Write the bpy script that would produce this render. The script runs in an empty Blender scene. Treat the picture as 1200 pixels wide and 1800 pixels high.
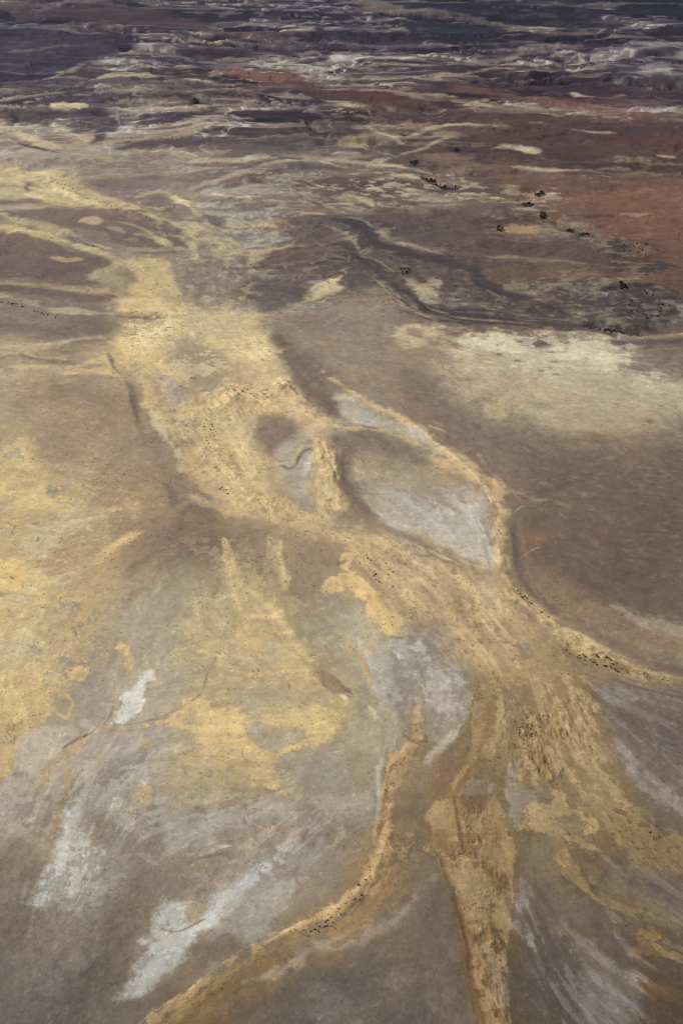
import bpy, bmesh, math, random
import numpy as np

# ------------------------------------------------------------------ camera
C = bpy.context.scene.collection
H, PITCH, VFOV = 900.0, math.radians(33.0), math.radians(55.0)
F = 900.0 / math.tan(VFOV / 2)
cd = bpy.data.cameras.new("camera")
cam = bpy.data.objects.new("camera", cd)
C.objects.link(cam)
cam.location = (0, 0, H)
cam.rotation_euler = (math.pi / 2 - PITCH, 0, 0)
cd.sensor_fit = 'VERTICAL'
cd.sensor_height = 24.0
cd.lens = 12.0 / math.tan(VFOV / 2)
cd.clip_start = 1.0
cd.clip_end = 300000.0
bpy.context.scene.camera = cam

# ------------------------------------------------------------------ sky, sun, exposure
SUN_EL, SUN_AZ = math.radians(40.0), math.radians(-62.0)   # azimuth from +Y, clockwise positive
sdir = (math.cos(SUN_EL) * math.sin(SUN_AZ), math.cos(SUN_EL) * math.cos(SUN_AZ), math.sin(SUN_EL))
w = bpy.data.worlds.new("World")
bpy.context.scene.world = w
w.use_nodes = True
nt = w.node_tree
bg = nt.nodes['Background']
sky = nt.nodes.new('ShaderNodeTexSky')
sky.sky_type = 'NISHITA'
sky.sun_disc = False
sky.sun_elevation = SUN_EL
sky.sun_rotation = SUN_AZ
nt.links.new(sky.outputs[0], bg.inputs[0])
bg.inputs[1].default_value = 0.06
sl = bpy.data.lights.new("sun", 'SUN')
sl.energy = 4.2
sl.angle = math.radians(0.53)
sl.color = (1.0, 0.955, 0.89)
so = bpy.data.objects.new("sun", sl)
C.objects.link(so)
so.location = (0, 0, 3000)
from mathutils import Vector
so.rotation_euler = Vector(sdir).to_track_quat('Z', 'Y').to_euler()
vs = bpy.context.scene.view_settings
vs.view_transform = 'Standard'
vs.look = 'None'
vs.exposure = 0.0
vs.gamma = 1.0
bpy.context.scene.cycles.filter_width = 1.1

# ------------------------------------------------------------------ helpers: survey chart -> ground
SP, CP = math.sin(PITCH), math.cos(PITCH)
def ground(u, v):
    """chart coordinates of the aerial survey -> metres on the plain"""
    x = (np.asarray(u, float) - 600.0) / F
    y = (900.0 - np.asarray(v, float)) / F
    t = H / (SP - y * CP)
    return x * t, (y * SP + CP) * t

def dep(v):
    return PITCH + np.arctan((np.asarray(v, float) - 900.0) / F)

def steps(*segs):
    out = []
    for a, b, n in segs:
        out.append(np.linspace(a, b, n, endpoint=False))
    out.append([segs[-1][1]])
    return np.concatenate(out)

US = steps((-700, -60, 110), (-60, 1260, 1000), (1260, 1900, 110))
VS = steps((-200, -60, 70), (-60, 0, 40), (0, 1815, 1400), (1815, 3100, 150))
NU, NV = len(US), len(VS)
UU, VV = np.meshgrid(US, VS)
UU = UU.astype(np.float32); VV = VV.astype(np.float32)
GX, GY = ground(UU, VV)
_sl = H / np.sin(dep(VS))                                    # slant range per row (m)
PX = (_sl / F).astype(np.float32)                            # ground metres per chart unit, across
PE = (PX / np.sqrt(np.sin(dep(VS)))).astype(np.float32)      # effective

# ------------------------------------------------------------------ noise
def _hash(ix, iy, seed):
    h = (ix.astype(np.uint32) * np.uint32(374761393) + iy.astype(np.uint32) * np.uint32(668265263)
         + np.uint32((seed * 2246822519) & 0xffffffff))
    h = (h ^ (h >> np.uint32(13))) * np.uint32(1274126177)
    return h ^ (h >> np.uint32(16))

_ga = np.linspace(0, 2 * np.pi, 64, endpoint=False)
_GC, _GS = np.cos(_ga).astype(np.float32), np.sin(_ga).astype(np.float32)
def perlin(x, y, seed):
    fx0 = np.floor(x); fy0 = np.floor(y)
    ix = fx0.astype(np.int64); iy = fy0.astype(np.int64)
    fx = (x - fx0).astype(np.float32); fy = (y - fy0).astype(np.float32)
    ux = fx * fx * fx * (fx * (fx * 6 - 15) + 10)
    uy = fy * fy * fy * (fy * (fy * 6 - 15) + 10)
    def g(dx, dy):
        h = _hash(ix + dx, iy + dy, seed) & np.uint32(63)
        return _GC[h] * (fx - dx) + _GS[h] * (fy - dy)
    a = g(0, 0); b = g(1, 0); c = g(0, 1); d = g(1, 1)
    a = a + ux * (b - a); c = c + ux * (d - c)
    return (a + uy * (c - a)) * 1.5

def sstep(a, b, x):
    t = np.clip((x - a) / (b - a), 0, 1)
    return t * t * (3 - 2 * t)

def anoise(seed, lo=3.0, hi=110.0, beta=0.75, ridge=False, X=None, Y=None, sx=1.0, sy=1.0):
    """noise whose finest grain follows the mesh density: metres near, hundreds of metres far"""
    X = GX if X is None else X
    Y = GY if Y is None else Y
    out = np.zeros((NV, NU), np.float32)
    nrm = np.zeros(NV, np.float32)
    for k in range(0, 15):
        lam = 1.6 * 1.8 ** k
        r = lam / PE
        wt = np.clip(r / hi, 1e-4, 4) ** beta * sstep(lo * 0.6, lo * 1.2, r) * (1 - sstep(hi, hi * 2.0, r))
        rows = np.where(wt > 0.004)[0]
        if len(rows) == 0:
            continue
        a, b = rows[0], rows[-1] + 1
        n = perlin(X[a:b] / (lam * sx) + k * 17.3, Y[a:b] / (lam * sy) - k * 9.1, seed * 31 + k)
        if ridge:
            n = 1 - 2.2 * np.abs(n)
        out[a:b] += n * wt[a:b, None]
        nrm += wt ** 2
    return out / np.sqrt(np.maximum(nrm, 1e-8))[:, None] * 1.6

NA = anoise(1); NB = anoise(2); NC = anoise(3, 3, 40, 0.5); ND = anoise(4, 10, 260, 0.9)
NE = anoise(5, 3, 60, 0.55); NF = anoise(6, 3, 90, 0.7); NR = anoise(7, 4, 120, 0.8, ridge=True)
# slow warps used to bend traced outlines
WU = anoise(8, 12, 150, 1.0); WV = anoise(9, 12, 150, 1.0)
KV = (1.0 / np.sqrt(np.sin(dep(VS)))).astype(np.float32)     # mild foreshortening factor

# flow of wind and water over the plain: direction samples (chart u, v, degrees), blended, then used to drag out
# grain into streaks (line integral convolution)
FLOW = '''
0,20,3 300,30,2 600,10,14 900,40,6 1200,30,2 100,140,-12 400,120,4 700,120,-4 1000,110,-4 1200,130,4 500,150,12 800,200,8 1100,200,2
60,240,25 150,200,0 300,210,-4 450,210,4 600,230,6 250,265,-8 850,270,6 1100,290,2
100,330,20 200,430,25 50,400,18 300,390,30 60,530,8 100,600,3 150,650,-5 350,480,75 430,560,55 250,600,55 240,680,65 300,780,60
350,850,50 420,890,40 500,680,40 600,740,20 560,640,50 650,720,30 750,780,35 850,850,50 880,920,85 880,1000,75 950,1080,42 1080,1150,30
1180,1195,12 700,830,30 800,900,40 850,960,75 575,840,78 620,850,65 540,820,90 470,900,35 600,920,35 700,960,30 800,1010,32 850,1060,45
330,950,-25 250,980,-35 180,970,-35 140,1050,110 100,1150,110 220,1050,-50 430,1020,80 490,980,75 560,1000,-50 640,1040,50 670,1100,60
450,1130,50 540,1180,40 650,1220,55 630,1120,65 300,1250,-20 380,1230,-5 400,1340,20 500,1280,-10 230,1220,110 110,1340,-50 70,1420,-70
100,1500,-65 60,1650,-40 430,1550,-42 330,1640,-40 250,1700,-55 480,1510,-48 560,1420,-30 350,1450,-20 720,1300,100 695,1400,100 670,1510,105
620,1580,-40 520,1640,-28 420,1690,-28 320,1760,-42 700,1600,-45 760,1540,-60 650,1720,-40 820,1300,105 790,1400,115 850,1480,85 840,1600,80
860,1740,75 900,1380,85 950,1250,75 1030,1300,70 1080,1400,52 1150,1480,40 980,1430,55 1020,1560,50 1100,1600,30 1150,1670,25 1050,1720,55
950,1650,70 1150,1750,30 1120,1230,10 1100,1330,50 1180,1400,40 1000,700,8 950,600,5 1150,620,12 850,760,40 1000,850,10 1100,950,5
1000,1020,35 1100,1090,20 930,950,60 700,600,15 620,580,5 640,440,45 700,510,40 850,545,10 800,470,20 500,530,-12 570,500,-20 500,450,-8
600,400,30 900,450,0 1000,500,-20 1100,380,2 700,340,0 300,330,10 420,330,-10 100,750,20 150,850,10 60,900,10 50,1020,15 60,1250,70
'''
_fl = np.array([[float(c) for c in t.split(',')] for t in FLOW.split()])
def _flow():
    gu = np.linspace(-100, 1300, 71); gv = np.linspace(-50, 1850, 96)
    A, B = np.meshgrid(gu, gv)
    c2 = np.zeros_like(A); s2 = np.zeros_like(A)
    for u, v, d in _fl:
        sg = 34.0 + 0.022 * v
        ww = np.exp(-((A - u) ** 2 + ((B - v) * 1.2) ** 2) / (2 * sg * sg)) + 1e-3 / (1 + ((A - u) ** 2 + (B - v) ** 2) / 1e4)
        c2 += ww * math.cos(math.radians(2 * d)); s2 += ww * math.sin(math.radians(2 * d))
    an = 0.5 * np.arctan2(s2, c2)
    # bilinear in double-angle space, on to the full lattice
    def up(G):
        fu = np.clip((US + 100) / 20.0, 0, 69.999); fv = np.clip((VS + 50) / 20.0, 0, 94.999)
        iu = fu.astype(int); iv = fv.astype(int); au = (fu - iu)[None, :]; av = (fv - iv)[:, None]
        r0 = G[iv][:, iu] * (1 - au) + G[iv][:, iu + 1] * au
        r1 = G[iv + 1][:, iu] * (1 - au) + G[iv + 1][:, iu + 1] * au
        return r0 * (1 - av) + r1 * av
    a = 0.5 * np.arctan2(up(np.sin(2 * an)), up(np.cos(2 * an)))
    return np.cos(a).astype(np.float32), np.sin(a).astype(np.float32)
FU, FV = _flow()
_CI = np.arange(NU); _RI = np.arange(NV)
_uu = np.arange(-700, 1901, 1.0); _vv = np.arange(-214, 3101, 1.0)
_cu = np.rint(np.interp(_uu, US, _CI)).astype(np.int32); _rv = np.rint(np.interp(_vv, VS, _RI)).astype(np.int32)
def drag(src, n, step):
    acc = src.copy(); tot = 1.0
    for sgn in (1, -1):
        u = UU.copy(); v = VV.copy(); pu = FU * sgn; pv = FV * sgn
        for k in range(n):
            u += pu * step; v += pv * step
            ci = _cu[np.clip(np.rint(u + 700), 0, len(_cu) - 1).astype(np.int32)]
            ri = _rv[np.clip(np.rint(v + 214), 0, len(_rv) - 1).astype(np.int32)]
            w_ = 1 - k / (n + 1.0)
            acc += src[ri, ci] * w_; tot += w_
            fu, fv = FU[ri, ci], FV[ri, ci]
            sg = np.sign(fu * pu + fv * pv); sg[sg == 0] = 1
            pu, pv = fu * sg, fv * sg
    acc /= tot
    return acc / (acc[100:1450].std() + 1e-6)
S1 = drag(anoise(11, 2.2, 9, 0.3), 3, 1.7)      # fine hair-like streaks
S2 = drag(anoise(12, 4, 30, 0.6), 7, 2.4)      # wisps
S3 = drag(anoise(13, 8, 80, 0.7), 14, 4.0)     # broad tongues
for _n in (NA, NB, NC, ND, NE, NF, NR, WU, WV):
    _n /= _n[100:1450].std()
WUU = UU + WU * 3.0 + NA * 1.0
WVV = VV + (WV * 2.2 + NB * 0.8) / (KV[:, None] ** 1.6)
EDGE = (0.5 * NF + 0.6 * NC + 0.3 * NE + 0.2 * S2 + 0.1 * S3) * 0.7
PATCH = 0.3 * S2 + 0.45 * NE + 0.45 * NB + 0.1 * S1 + 0.25 * NC

T1 = anoise(41, 2.2, 16, 0.5) ; T1 /= T1[100:1450].std()
T2 = drag(anoise(42, 2.2, 12, 0.5), 4, 2.0); T3 = drag(anoise(43, 3.0, 16, 0.5), 22, 2.4)
T4 = anoise(44, 2.0, 7, 0.2); T4 /= T4[100:1450].std()
# ------------------------------------------------------------------ broad ground tones (sRGB), vignette darkening painted in at the edges, 100-unit lattice
BASE = """
52,48,60 56,50,62 62,56,64 70,62,66 74,66,68 72,64,68 80,72,70 52,46,58 54,48,62 50,44,58 46,40,54 40,35,48
88,78,82 85,72,72 84,72,72 88,76,74 80,70,74 78,68,74 80,70,74 66,58,68 66,58,68 72,64,68 70,62,66 58,50,58
98,88,84 108,98,90 110,98,90 100,84,78 102,80,72 104,86,80 106,92,82 104,88,80 94,78,72 90,72,68 84,66,66 88,76,76
140,124,108 128,114,102 112,98,92 108,96,90 98,88,86 108,96,88 104,90,82 98,82,76 98,76,68 96,72,66 92,70,64 96,74,66
160,142,116 138,120,104 132,116,104 134,120,106 124,110,100 116,102,94 112,98,90 112,96,88 116,96,84 114,88,76 116,84,70 118,82,66
136,116,104 140,120,106 160,142,114 150,134,114 134,118,106 112,98,92 104,92,86 106,94,86 104,88,80 106,90,80 106,90,80 116,86,70
140,124,108 134,116,104 180,160,118 166,150,120 150,136,116 124,108,96 124,108,96 122,106,94 112,98,90 112,98,90 118,106,96 122,108,96
158,142,116 150,132,110 168,148,110 156,138,112 180,162,124 136,118,102 140,122,104 132,114,98 158,142,118 164,150,124 166,152,128 136,120,106
160,140,106 154,132,104 144,122,98 172,152,112 158,140,112 148,130,108 156,144,124 136,116,98 134,116,98 146,128,106 146,128,106 144,126,106
178,156,110 164,142,108 160,136,104 160,138,104 176,154,110 164,146,116 134,118,102 156,144,126 140,122,100 120,102,88 118,100,86 122,104,88
182,158,112 168,146,108 152,130,102 134,114,94 148,128,102 164,142,108 150,134,112 160,152,138 150,132,104 118,100,86 112,94,82 114,96,82
190,166,116 174,152,108 156,138,112 160,142,112 170,150,110 148,130,106 168,148,112 164,142,108 172,150,112 140,120,96 122,104,88 114,96,82
184,162,116 168,148,116 158,142,120 172,152,114 172,150,108 152,136,110 152,142,124 146,134,118 166,142,102 164,140,100 150,130,102 140,124,104
184,158,108 154,142,124 158,146,130 172,152,112 174,152,106 184,160,110 160,146,122 142,128,110 156,132,94 158,132,90 152,128,92 118,104,92
168,152,130 164,152,134 158,148,134 176,154,108 170,150,110 156,144,124 152,142,122 146,126,96 148,124,86 146,126,94 158,134,92 116,102,90
150,136,118 150,140,126 152,142,128 142,130,116 148,138,124 146,132,114 142,128,110 130,110,84 156,128,84 142,122,92 150,124,82 120,104,84
130,116,100 166,160,148 128,114,98 134,120,102 160,152,140 144,128,110 152,124,82 122,106,88 150,122,78 112,98,80 124,104,76 108,94,78
112,100,88 112,100,88 140,130,116 166,160,148 140,124,104 140,118,86 118,104,90 108,96,82 128,102,70 98,86,74 104,90,76 100,86,68
106,96,86 100,90,80 120,110,98 124,100,66 112,96,76 98,88,78 94,84,74 92,82,74 112,90,66 88,76,64 106,96,90 88,74,58
100,92,84 96,88,78 104,96,86 116,96,66 104,90,74 92,82,74 90,80,72 88,78,70 104,84,62 84,72,62 96,88,82 84,70,56
"""
base = np.array([[[float(c) for c in p.split(',')] for p in r.split()] for r in BASE.strip().split('\n')], np.float32)

def base_lookup(u, v):
    fu = np.clip((u - 50) / 100.0, 0, base.shape[1] - 1.001)
    fv = np.clip((v + 50) / 100.0, 0, base.shape[0] - 1.001)
    iu = fu.astype(int); iv = fv.astype(int)
    au = (fu - iu)[..., None]; av = (fv - iv)[..., None]
    au = au * au * (3 - 2 * au); av = av * av * (3 - 2 * av)
    a = base[iv, iu] * (1 - au) + base[iv, iu + 1] * au
    b = base[iv + 1, iu] * (1 - au) + base[iv + 1, iu + 1] * au
    return a * (1 - av) + b * av

COL = base_lookup(WUU + WU * 9 + NA * 4 + S3 * 6 * FU, WVV + (WV * 8 + NB * 4 + S3 * 6 * FV) / KV[:, None]).astype(np.float32)

# ------------------------------------------------------------------ ground painter
def spline(pts, closed, n=5):
    p = np.array(pts, float)
    m = len(p)
    out = []
    rng = range(m) if closed else range(m - 1)
    for i in rng:
        if closed:
            p0, p1, p2, p3 = p[(i - 1) % m], p[i], p[(i + 1) % m], p[(i + 2) % m]
        else:
            p1, p2 = p[i], p[i + 1]
            p0 = p[i - 1] if i > 0 else 2 * p1 - p2
            p3 = p[i + 2] if i + 2 < m else 2 * p2 - p1
        for k in range(n):
            t = k / n
            out.append(0.5 * (2 * p1 + (p2 - p0) * t + (2 * p0 - 5 * p1 + 4 * p2 - p3) * t * t + (3 * p1 - p0 - 3 * p2 + p3) * t ** 3))
    if not closed:
        out.append(p[-1])
    return np.array(out)

def window(pts, pad):
    p = np.asarray(pts)
    k = float(np.interp(p[:, 1].mean(), VS, KV))
    u0, u1 = np.searchsorted(US, [p[:, 0].min() - pad, p[:, 0].max() + pad])
    v0, v1 = np.searchsorted(VS, [p[:, 1].min() - pad / k, p[:, 1].max() + pad / k])
    return slice(v0, min(v1 + 1, NV)), slice(u0, min(u1 + 1, NU)), k

def poly_sdf(pts, pad):
    P = spline(pts, True, 4)
    sv, su, k = window(P, pad)
    X = WUU[sv, su]; Y = WVV[sv, su] * k
    Q = P * [1, k]
    d2 = np.full(X.shape, 1e12, np.float32); ins = np.zeros(X.shape, bool)
    for i in range(len(Q)):
        x1, y1 = Q[i]; x2, y2 = Q[(i + 1) % len(Q)]
        ex, ey = x2 - x1, y2 - y1
        L2 = ex * ex + ey * ey + 1e-9
        t = np.clip(((X - x1) * ex + (Y - y1) * ey) / L2, 0, 1)
        d2 = np.minimum(d2, (X - x1 - t * ex) ** 2 + (Y - y1 - t * ey) ** 2)
        c = (y1 > Y) != (y2 > Y)
        ins ^= c & (X < x1 + (Y - y1) * ex / (ey if abs(ey) > 1e-9 else 1e-9))
    d = np.sqrt(d2)
    return sv, su, np.where(ins, d, -d)

def TAPER(i, t, n):
    q = (i + t) / (n - 1.0)
    return 0.35 + 0.65 * np.sqrt(np.clip(np.minimum(q, 1 - q) * 7.0, 0, 1))

def line_sdf(pts, ws, pad):
    pw = np.array([list(p) + [wd] for p, wd in zip(pts, ws)], float)
    P = spline(pw, False, 5)
    sv, su, k = window(P[:, :2], pad + max(ws) * 2.9)
    X = WUU[sv, su]; Y = WVV[sv, su] * k
    best = np.full(X.shape, 1e9, np.float32); S = np.zeros(X.shape, np.float32); D = np.zeros(X.shape, np.float32)
    s0 = 0.0
    for i in range(len(P) - 1):
        x1, y1 = P[i, 0], P[i, 1] * k; x2, y2 = P[i + 1, 0], P[i + 1, 1] * k
        ex, ey = x2 - x1, y2 - y1
        L2 = ex * ex + ey * ey + 1e-9
        t = np.clip(((X - x1) * ex + (Y - y1) * ey) / L2, 0, 1)
        dx = X - x1 - t * ex; dy = Y - y1 - t * ey
        dd = np.sqrt(dx * dx + dy * dy)
        val = dd - (P[i, 2] + (P[i + 1, 2] - P[i, 2]) * t) * k * TAPER(i, t, len(P))
        mk = val < best
        best = np.where(mk, val, best)
        L = math.sqrt(L2)
        S = np.where(mk, s0 + t * L, S)
        D = np.where(mk, (dx * ey - dy * ex) / L, D)
        s0 += L
    return sv, su, -best, S, D

SN = anoise(61, 2.5, 40, 0.55, sx=4.5, sy=0.9); SN /= SN[60:460].std()
SNF = (1 - sstep(210, 310, VV))
SMOD = 1 - SNF * (1 - sstep(-1.1, 0.5, SN + 0.25 * NC)) * 0.75
def blend(sv, su, m, col):
    if sum(col) > 318:
        m = m * SMOD[sv, su]
    c = np.array(col, np.float32)
    COL[sv, su] += (c - COL[sv, su]) * m[..., None]

def soften(soft, pts):
    v = np.mean([q[1] for q in pts])
    return soft * 1.4 if 560 < v < 1190 and soft >= 5 else soft

def stipple(m, soft, sv, su):
    """soft margins break up into wisps and grains instead of blurring"""
    if soft < 4:
        return m
    n = 0.30 * T1[sv, su] + 0.28 * T2[sv, su] + 0.25 * NC[sv, su] + 0.35 * T4[sv, su] + 0.2 * T3[sv, su] + 0.2 * NF[sv, su]
    return np.clip(m + 0.20 * n * 4 * m * (1 - m), 0, 1)

def P(col, soft, rough, pts, op=1.0, patch=0.0, bias=0.0, rim=0.16):
    soft = soften(soft, pts)
    sv, su, d = poly_sdf(pts, soft * 2 + rough * 2 + 6)
    d = d + rough * EDGE[sv, su]
    m = stipple(sstep(-soft, soft + 0.01, d), soft, sv, su) * op
    if patch:
        m = m * (1 - patch + patch * sstep(-0.5, 0.6, PATCH[sv, su] + bias * 1.5))
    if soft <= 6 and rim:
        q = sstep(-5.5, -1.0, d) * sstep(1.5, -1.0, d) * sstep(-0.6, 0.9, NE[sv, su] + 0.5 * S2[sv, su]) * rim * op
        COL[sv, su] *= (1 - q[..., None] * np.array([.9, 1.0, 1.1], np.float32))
    blend(sv, su, m, col)

def M(col, op, pts, thr=0.5, hard=0.25, soft=14, rough=10, kind=0, sgn=1):
    """ragged mottling of one tone inside an outline"""
    sv, su, d = poly_sdf(pts, soft * 2 + rough * 2 + 6)
    d = d + rough * EDGE[sv, su]
    n = (0.75 * NF[sv, su] + 0.5 * T1[sv, su]) if kind == 0 else (0.55 * T1[sv, su] + 0.65 * T2[sv, su] + 0.3 * NE[sv, su]) if kind == 1 else (0.8 * T3[sv, su] + 0.3 * T1[sv, su] + 0.2 * S2[sv, su])
    blend(sv, su, sstep(-soft, soft, d) * op * sstep(thr - hard, thr + hard, n * sgn), col)

def L(col, wd, soft, rough, pts, op=1.0, patch=0.0, fiber=0.0, bias=0.0):
    soft = soften(soft, pts)
    ws = wd if isinstance(wd, (list, tuple)) else [wd] * len(pts)
    if len(ws) != len(pts):
        ws = list(np.interp(np.linspace(0, 1, len(pts)), np.linspace(0, 1, len(ws)), ws))
    sv, su, d, S, D = line_sdf(pts, ws, soft * 2 + rough * 2 + 6)
    k = float(np.interp(np.mean([q[1] for q in pts]), VS, KV))
    wm = float(np.mean(ws)) * k
    soft = min(soft * .8, 1.0 + wm * 0.8); rough = min(rough, 0.6 + wm * 0.55)
    d = d + rough * EDGE[sv, su]
    m = stipple(sstep(-soft, soft + 0.01, d), soft, sv, su) * op
    if fiber:
        mw = float(np.mean(ws)) + 2
        f = perlin(S / (7 * mw), D / (0.5 * mw), 77) + 0.6 * perlin(S / (4 * mw), D / (0.22 * mw), 78) + 0.35 * NC[sv, su]
        m = m * (1 - fiber + fiber * sstep(-0.5, 0.5, f))
    if patch:
        m = m * (1 - patch + patch * sstep(-0.5, 0.6, PATCH[sv, su] + bias * 1.5))
    blend(sv, su, m, col)

# ------------------------------------------------------------------ what lies where on the plain
# ---- far badlands: terraced plateaus with pale strata at their edges, drainage veins and pans, by range
far = (1 - 0.75 * sstep(215, 290, VV)) * (1 - sstep(290, 390, VV))
mid = sstep(270, 400, VV) * (1 - sstep(520, 600, VV)) * sstep(300, 420, UU)
def nrm(a): return a / a[100:420].std()
w1 = nrm(anoise(24, 6, 80, 0.8)); w2 = nrm(anoise(25, 6, 80, 0.8))
BX = GX + w1 * 12 * PE[:, None]; BY = GY + w2 * 14 * PE[:, None]
r1 = nrm(anoise(21, 5, 170, 1.0, X=BX, Y=BY, sx=2.2, sy=1.1)); r2 = nrm(anoise(22, 5, 90, 0.9, X=BX, Y=BY, sx=2.6, sy=1.1)); r3 = nrm(anoise(23, 3.5, 40, 0.6, sx=2.2, sy=1.1))
amt = far * (1 - 0.7 * sstep(280, 330, VV) * (1 - sstep(300, 420, UU))) + 0.5 * mid
tt = r1 * 1.9 + 0.10 * r3 + 7.0
ti = np.floor(tt); tf = tt - ti
TERR_Z = ((ti - 7.0) + sstep(0.0, 0.16, tf)) * 0.75 * amt
hsh = (np.sin(ti * 12.9898) * 43758.5453); hsh = hsh - np.floor(hsh)
gate = sstep(-0.9, 0.5, r2 + 0.5 * NB)
plate = amt * (0.15 + 0.5 * hsh)
COL += (COL * np.array([.66, .62, .68], np.float32) - COL) * (plate * sstep(0.22, 0.42, tf))[..., None]
strata = amt * sstep(0.0, 0.08, tf) * (1 - sstep(0.13, 0.3, tf)) * gate
COL += (np.minimum(COL * 1.45 + [12, 14, 4], 168) - COL) * (strata * 0.8)[..., None]
flek = amt * sstep(0.2, 0.9, r3) * sstep(0.45, 0.1, np.abs(tf - 0.2)) * sstep(0.0, 0.8, NB)
COL += (np.array([62, 60, 58], np.float32) - COL) * (flek * 0.55)[..., None]
pale = sstep(0.9, 1.25, r2 - 0.4 * r1 + 0.3 * r3) * amt * 0.7
COL += (np.minimum(COL * 1.45 + [10, 12, 2], 170) - COL) * pale[..., None]
v1 = 0.7 * nrm(anoise(26, 5, 200, 1.0, X=BX, Y=BY, sx=2.0)) + .06 * r3
vein = sstep(0.075, 0.02, np.abs(v1)) * amt * sstep(0.0, 0.9, NB + SN * 0.5) * 0.42
COL += (np.minimum(COL * 1.4 + [10, 12, 4], 172) - COL) * vein[..., None]
SQ = anoise(62, 2.5, 50, 0.6, sx=5.0, sy=0.9); SQ /= SQ[60:460].std()
COL += (np.minimum(COL * 1.5 + [14, 15, 3], 170) - COL) * (amt * sstep(0.35, 1.1, SQ + 0.35 * r2) * 0.68)[..., None]
COL += (COL * np.array([.62, .60, .68], np.float32) - COL) * (amt * sstep(0.5, 1.3, -SQ + 0.4 * SN) * 0.42)[..., None]
edge = sstep(0.06, 0.015, np.abs(v1 - 0.12)) * amt * sstep(-0.3, 0.6, r3) * 0.6
COL += (COL * .6 - COL) * edge[..., None]

# ---- top
L((112,100,84), 2.2, 8, 6, [(670,3),(700,6),(800,12),(900,16),(1025,16),(1100,10),(1195,6),(1300,4)], .8, .4)
L((120,106,86), [5,5,4,3,3,4,4,3], 8, 8, [(600,5),(650,17),(700,27),(765,33),(825,36),(880,46),(925,55),(975,63),(1050,68)], .85, .4, .3)
L((114,106,96), 2, 6, 4, [(830,5),(855,5),(880,6)])
L((108,96,82), 3, 8, 8, [(950,36),(1000,41),(1060,38),(1120,37),(1195,36),(1300,36)], .8, .5)
L((62,54,64), 5, 8, 6, [(720,18),(800,24),(900,28),(1000,28),(1100,26),(1200,22)], .5)
L((44,38,52), 5, 8, 6, [(1080,16),(1200,14),(1300,14)], .8)
L((60,54,66), 7, 8, 6, [(710,52),(760,48),(820,55),(880,62)], .7)
L((60,52,62), 4, 6, 4, [(1150,72),(1200,68),(1300,68)], .8)
L((124,114,100), 2.2, 7, 6, [(600,74),(725,77),(800,79),(900,80),(1000,82),(1100,78),(1195,80),(1300,82)], .85, .4)
L((128,118,100), 3, 8, 8, [(750,113),(825,108),(900,102),(925,93),(990,88),(1050,85)], .9, .4)
L((140,128,108), 2.2, 6, 4, [(600,152),(665,146),(725,141),(800,134),(840,125),(900,120),(970,114),(1000,108)], .9, .3)
L((140,130,112), 3.0, 6, 6, [(655,92),(690,90),(730,84)], .8, .3)
L((150,140,116), 2.0, 6, 4, [(718,115),(735,114)], .9)
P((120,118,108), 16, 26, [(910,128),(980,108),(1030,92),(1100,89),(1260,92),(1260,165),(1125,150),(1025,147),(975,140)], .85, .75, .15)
for a in [[(905,120),(960,112)],[(990,105),(1040,100)],[(1000,120),(1060,116)],[(1080,96),(1130,98)],[(1120,108),(1200,104)],[(1060,132),(1120,136)],[(1150,120),(1210,124)],[(1040,140),(1100,142)],[(1180,140),(1220,146)]]:
    L((66,60,68), 2.6, 8, 12, a, .8, .3)
for a in [[(960,128),(1040,133)],[(1080,118),(1150,121)],[(1020,146),(1090,148)],[(1110,146),(1140,156),(1200,160)],[(1130,140),(1180,138)],[(960,104),(1010,98)],[(1060,92),(1120,95)]]:
    L((148,146,132), 1.6, 6, 10, a, .9, .3)
L((58,52,62), 3.5, 8, 6, [(925,134),(960,132),(1000,136)], .9)
L((60,54,64), 3.5, 8, 6, [(840,134),(880,138),(920,140)], .8)
L((50,46,56), 3.5, 5, 5, [(818,150),(835,148)], .9)
# red gibber tongues
L((104,70,62), [3,5,8,9,9,8,8,10], 18, 10, [(375,120),(430,128),(500,145),(560,165),(640,185),(720,195),(800,205),(900,215),(1000,230)], .9)
L((128,86,70), [3,4,4,2], 12, 8, [(375,120),(420,126),(470,136),(530,148)], .85)
L((120,82,68), [5,7,8,7,5], 18, 8, [(790,160),(870,170),(930,180),(1000,192),(1080,202),(1200,214)], .85)
P((98,72,66), 22, 14, [(760,205),(900,215),(1050,215),(1260,225),(1260,300),(1100,285),(980,280),(870,262),(800,240),(740,225)], .75)
P((80,62,64), 14, 12, [(930,150),(1100,152),(1260,168),(1260,205),(1120,198),(1040,186),(960,168)], .7)
L((152,138,118), [2,3.5,3,2], 8, 8, [(1005,170),(1035,176),(1070,178),(1100,172)], .95)
L((142,122,104), [1,3,1.5], 8, 6, [(1000,236),(1035,240),(1078,242)], .95)
L((166,150,126), [2,4,3,2], 8, 8, [(855,268),(895,266),(930,272),(955,278)], .95)
L((140,124,104), 3, 10, 12, [(950,284),(1000,288),(1060,284),(1120,286),(1200,292)], .8, .7)
L((144,130,110), 2, 8, 10, [(800,186),(860,192),(900,194),(960,196)], .8, .6)
L((150,132,110), 2, 8, 10, [(1150,278),(1180,279)], .9)
L((132,120,100), 3.5, 8, 16, [(880,200),(920,198),(965,200)], .8, .7)
L((150,136,110), 1.6, 6, 5, [(930,222),(960,222)], .5, .5); L((140,126,106), 1.6, 6, 5, [(1105,226),(1130,227)], .6, .5)
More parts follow.
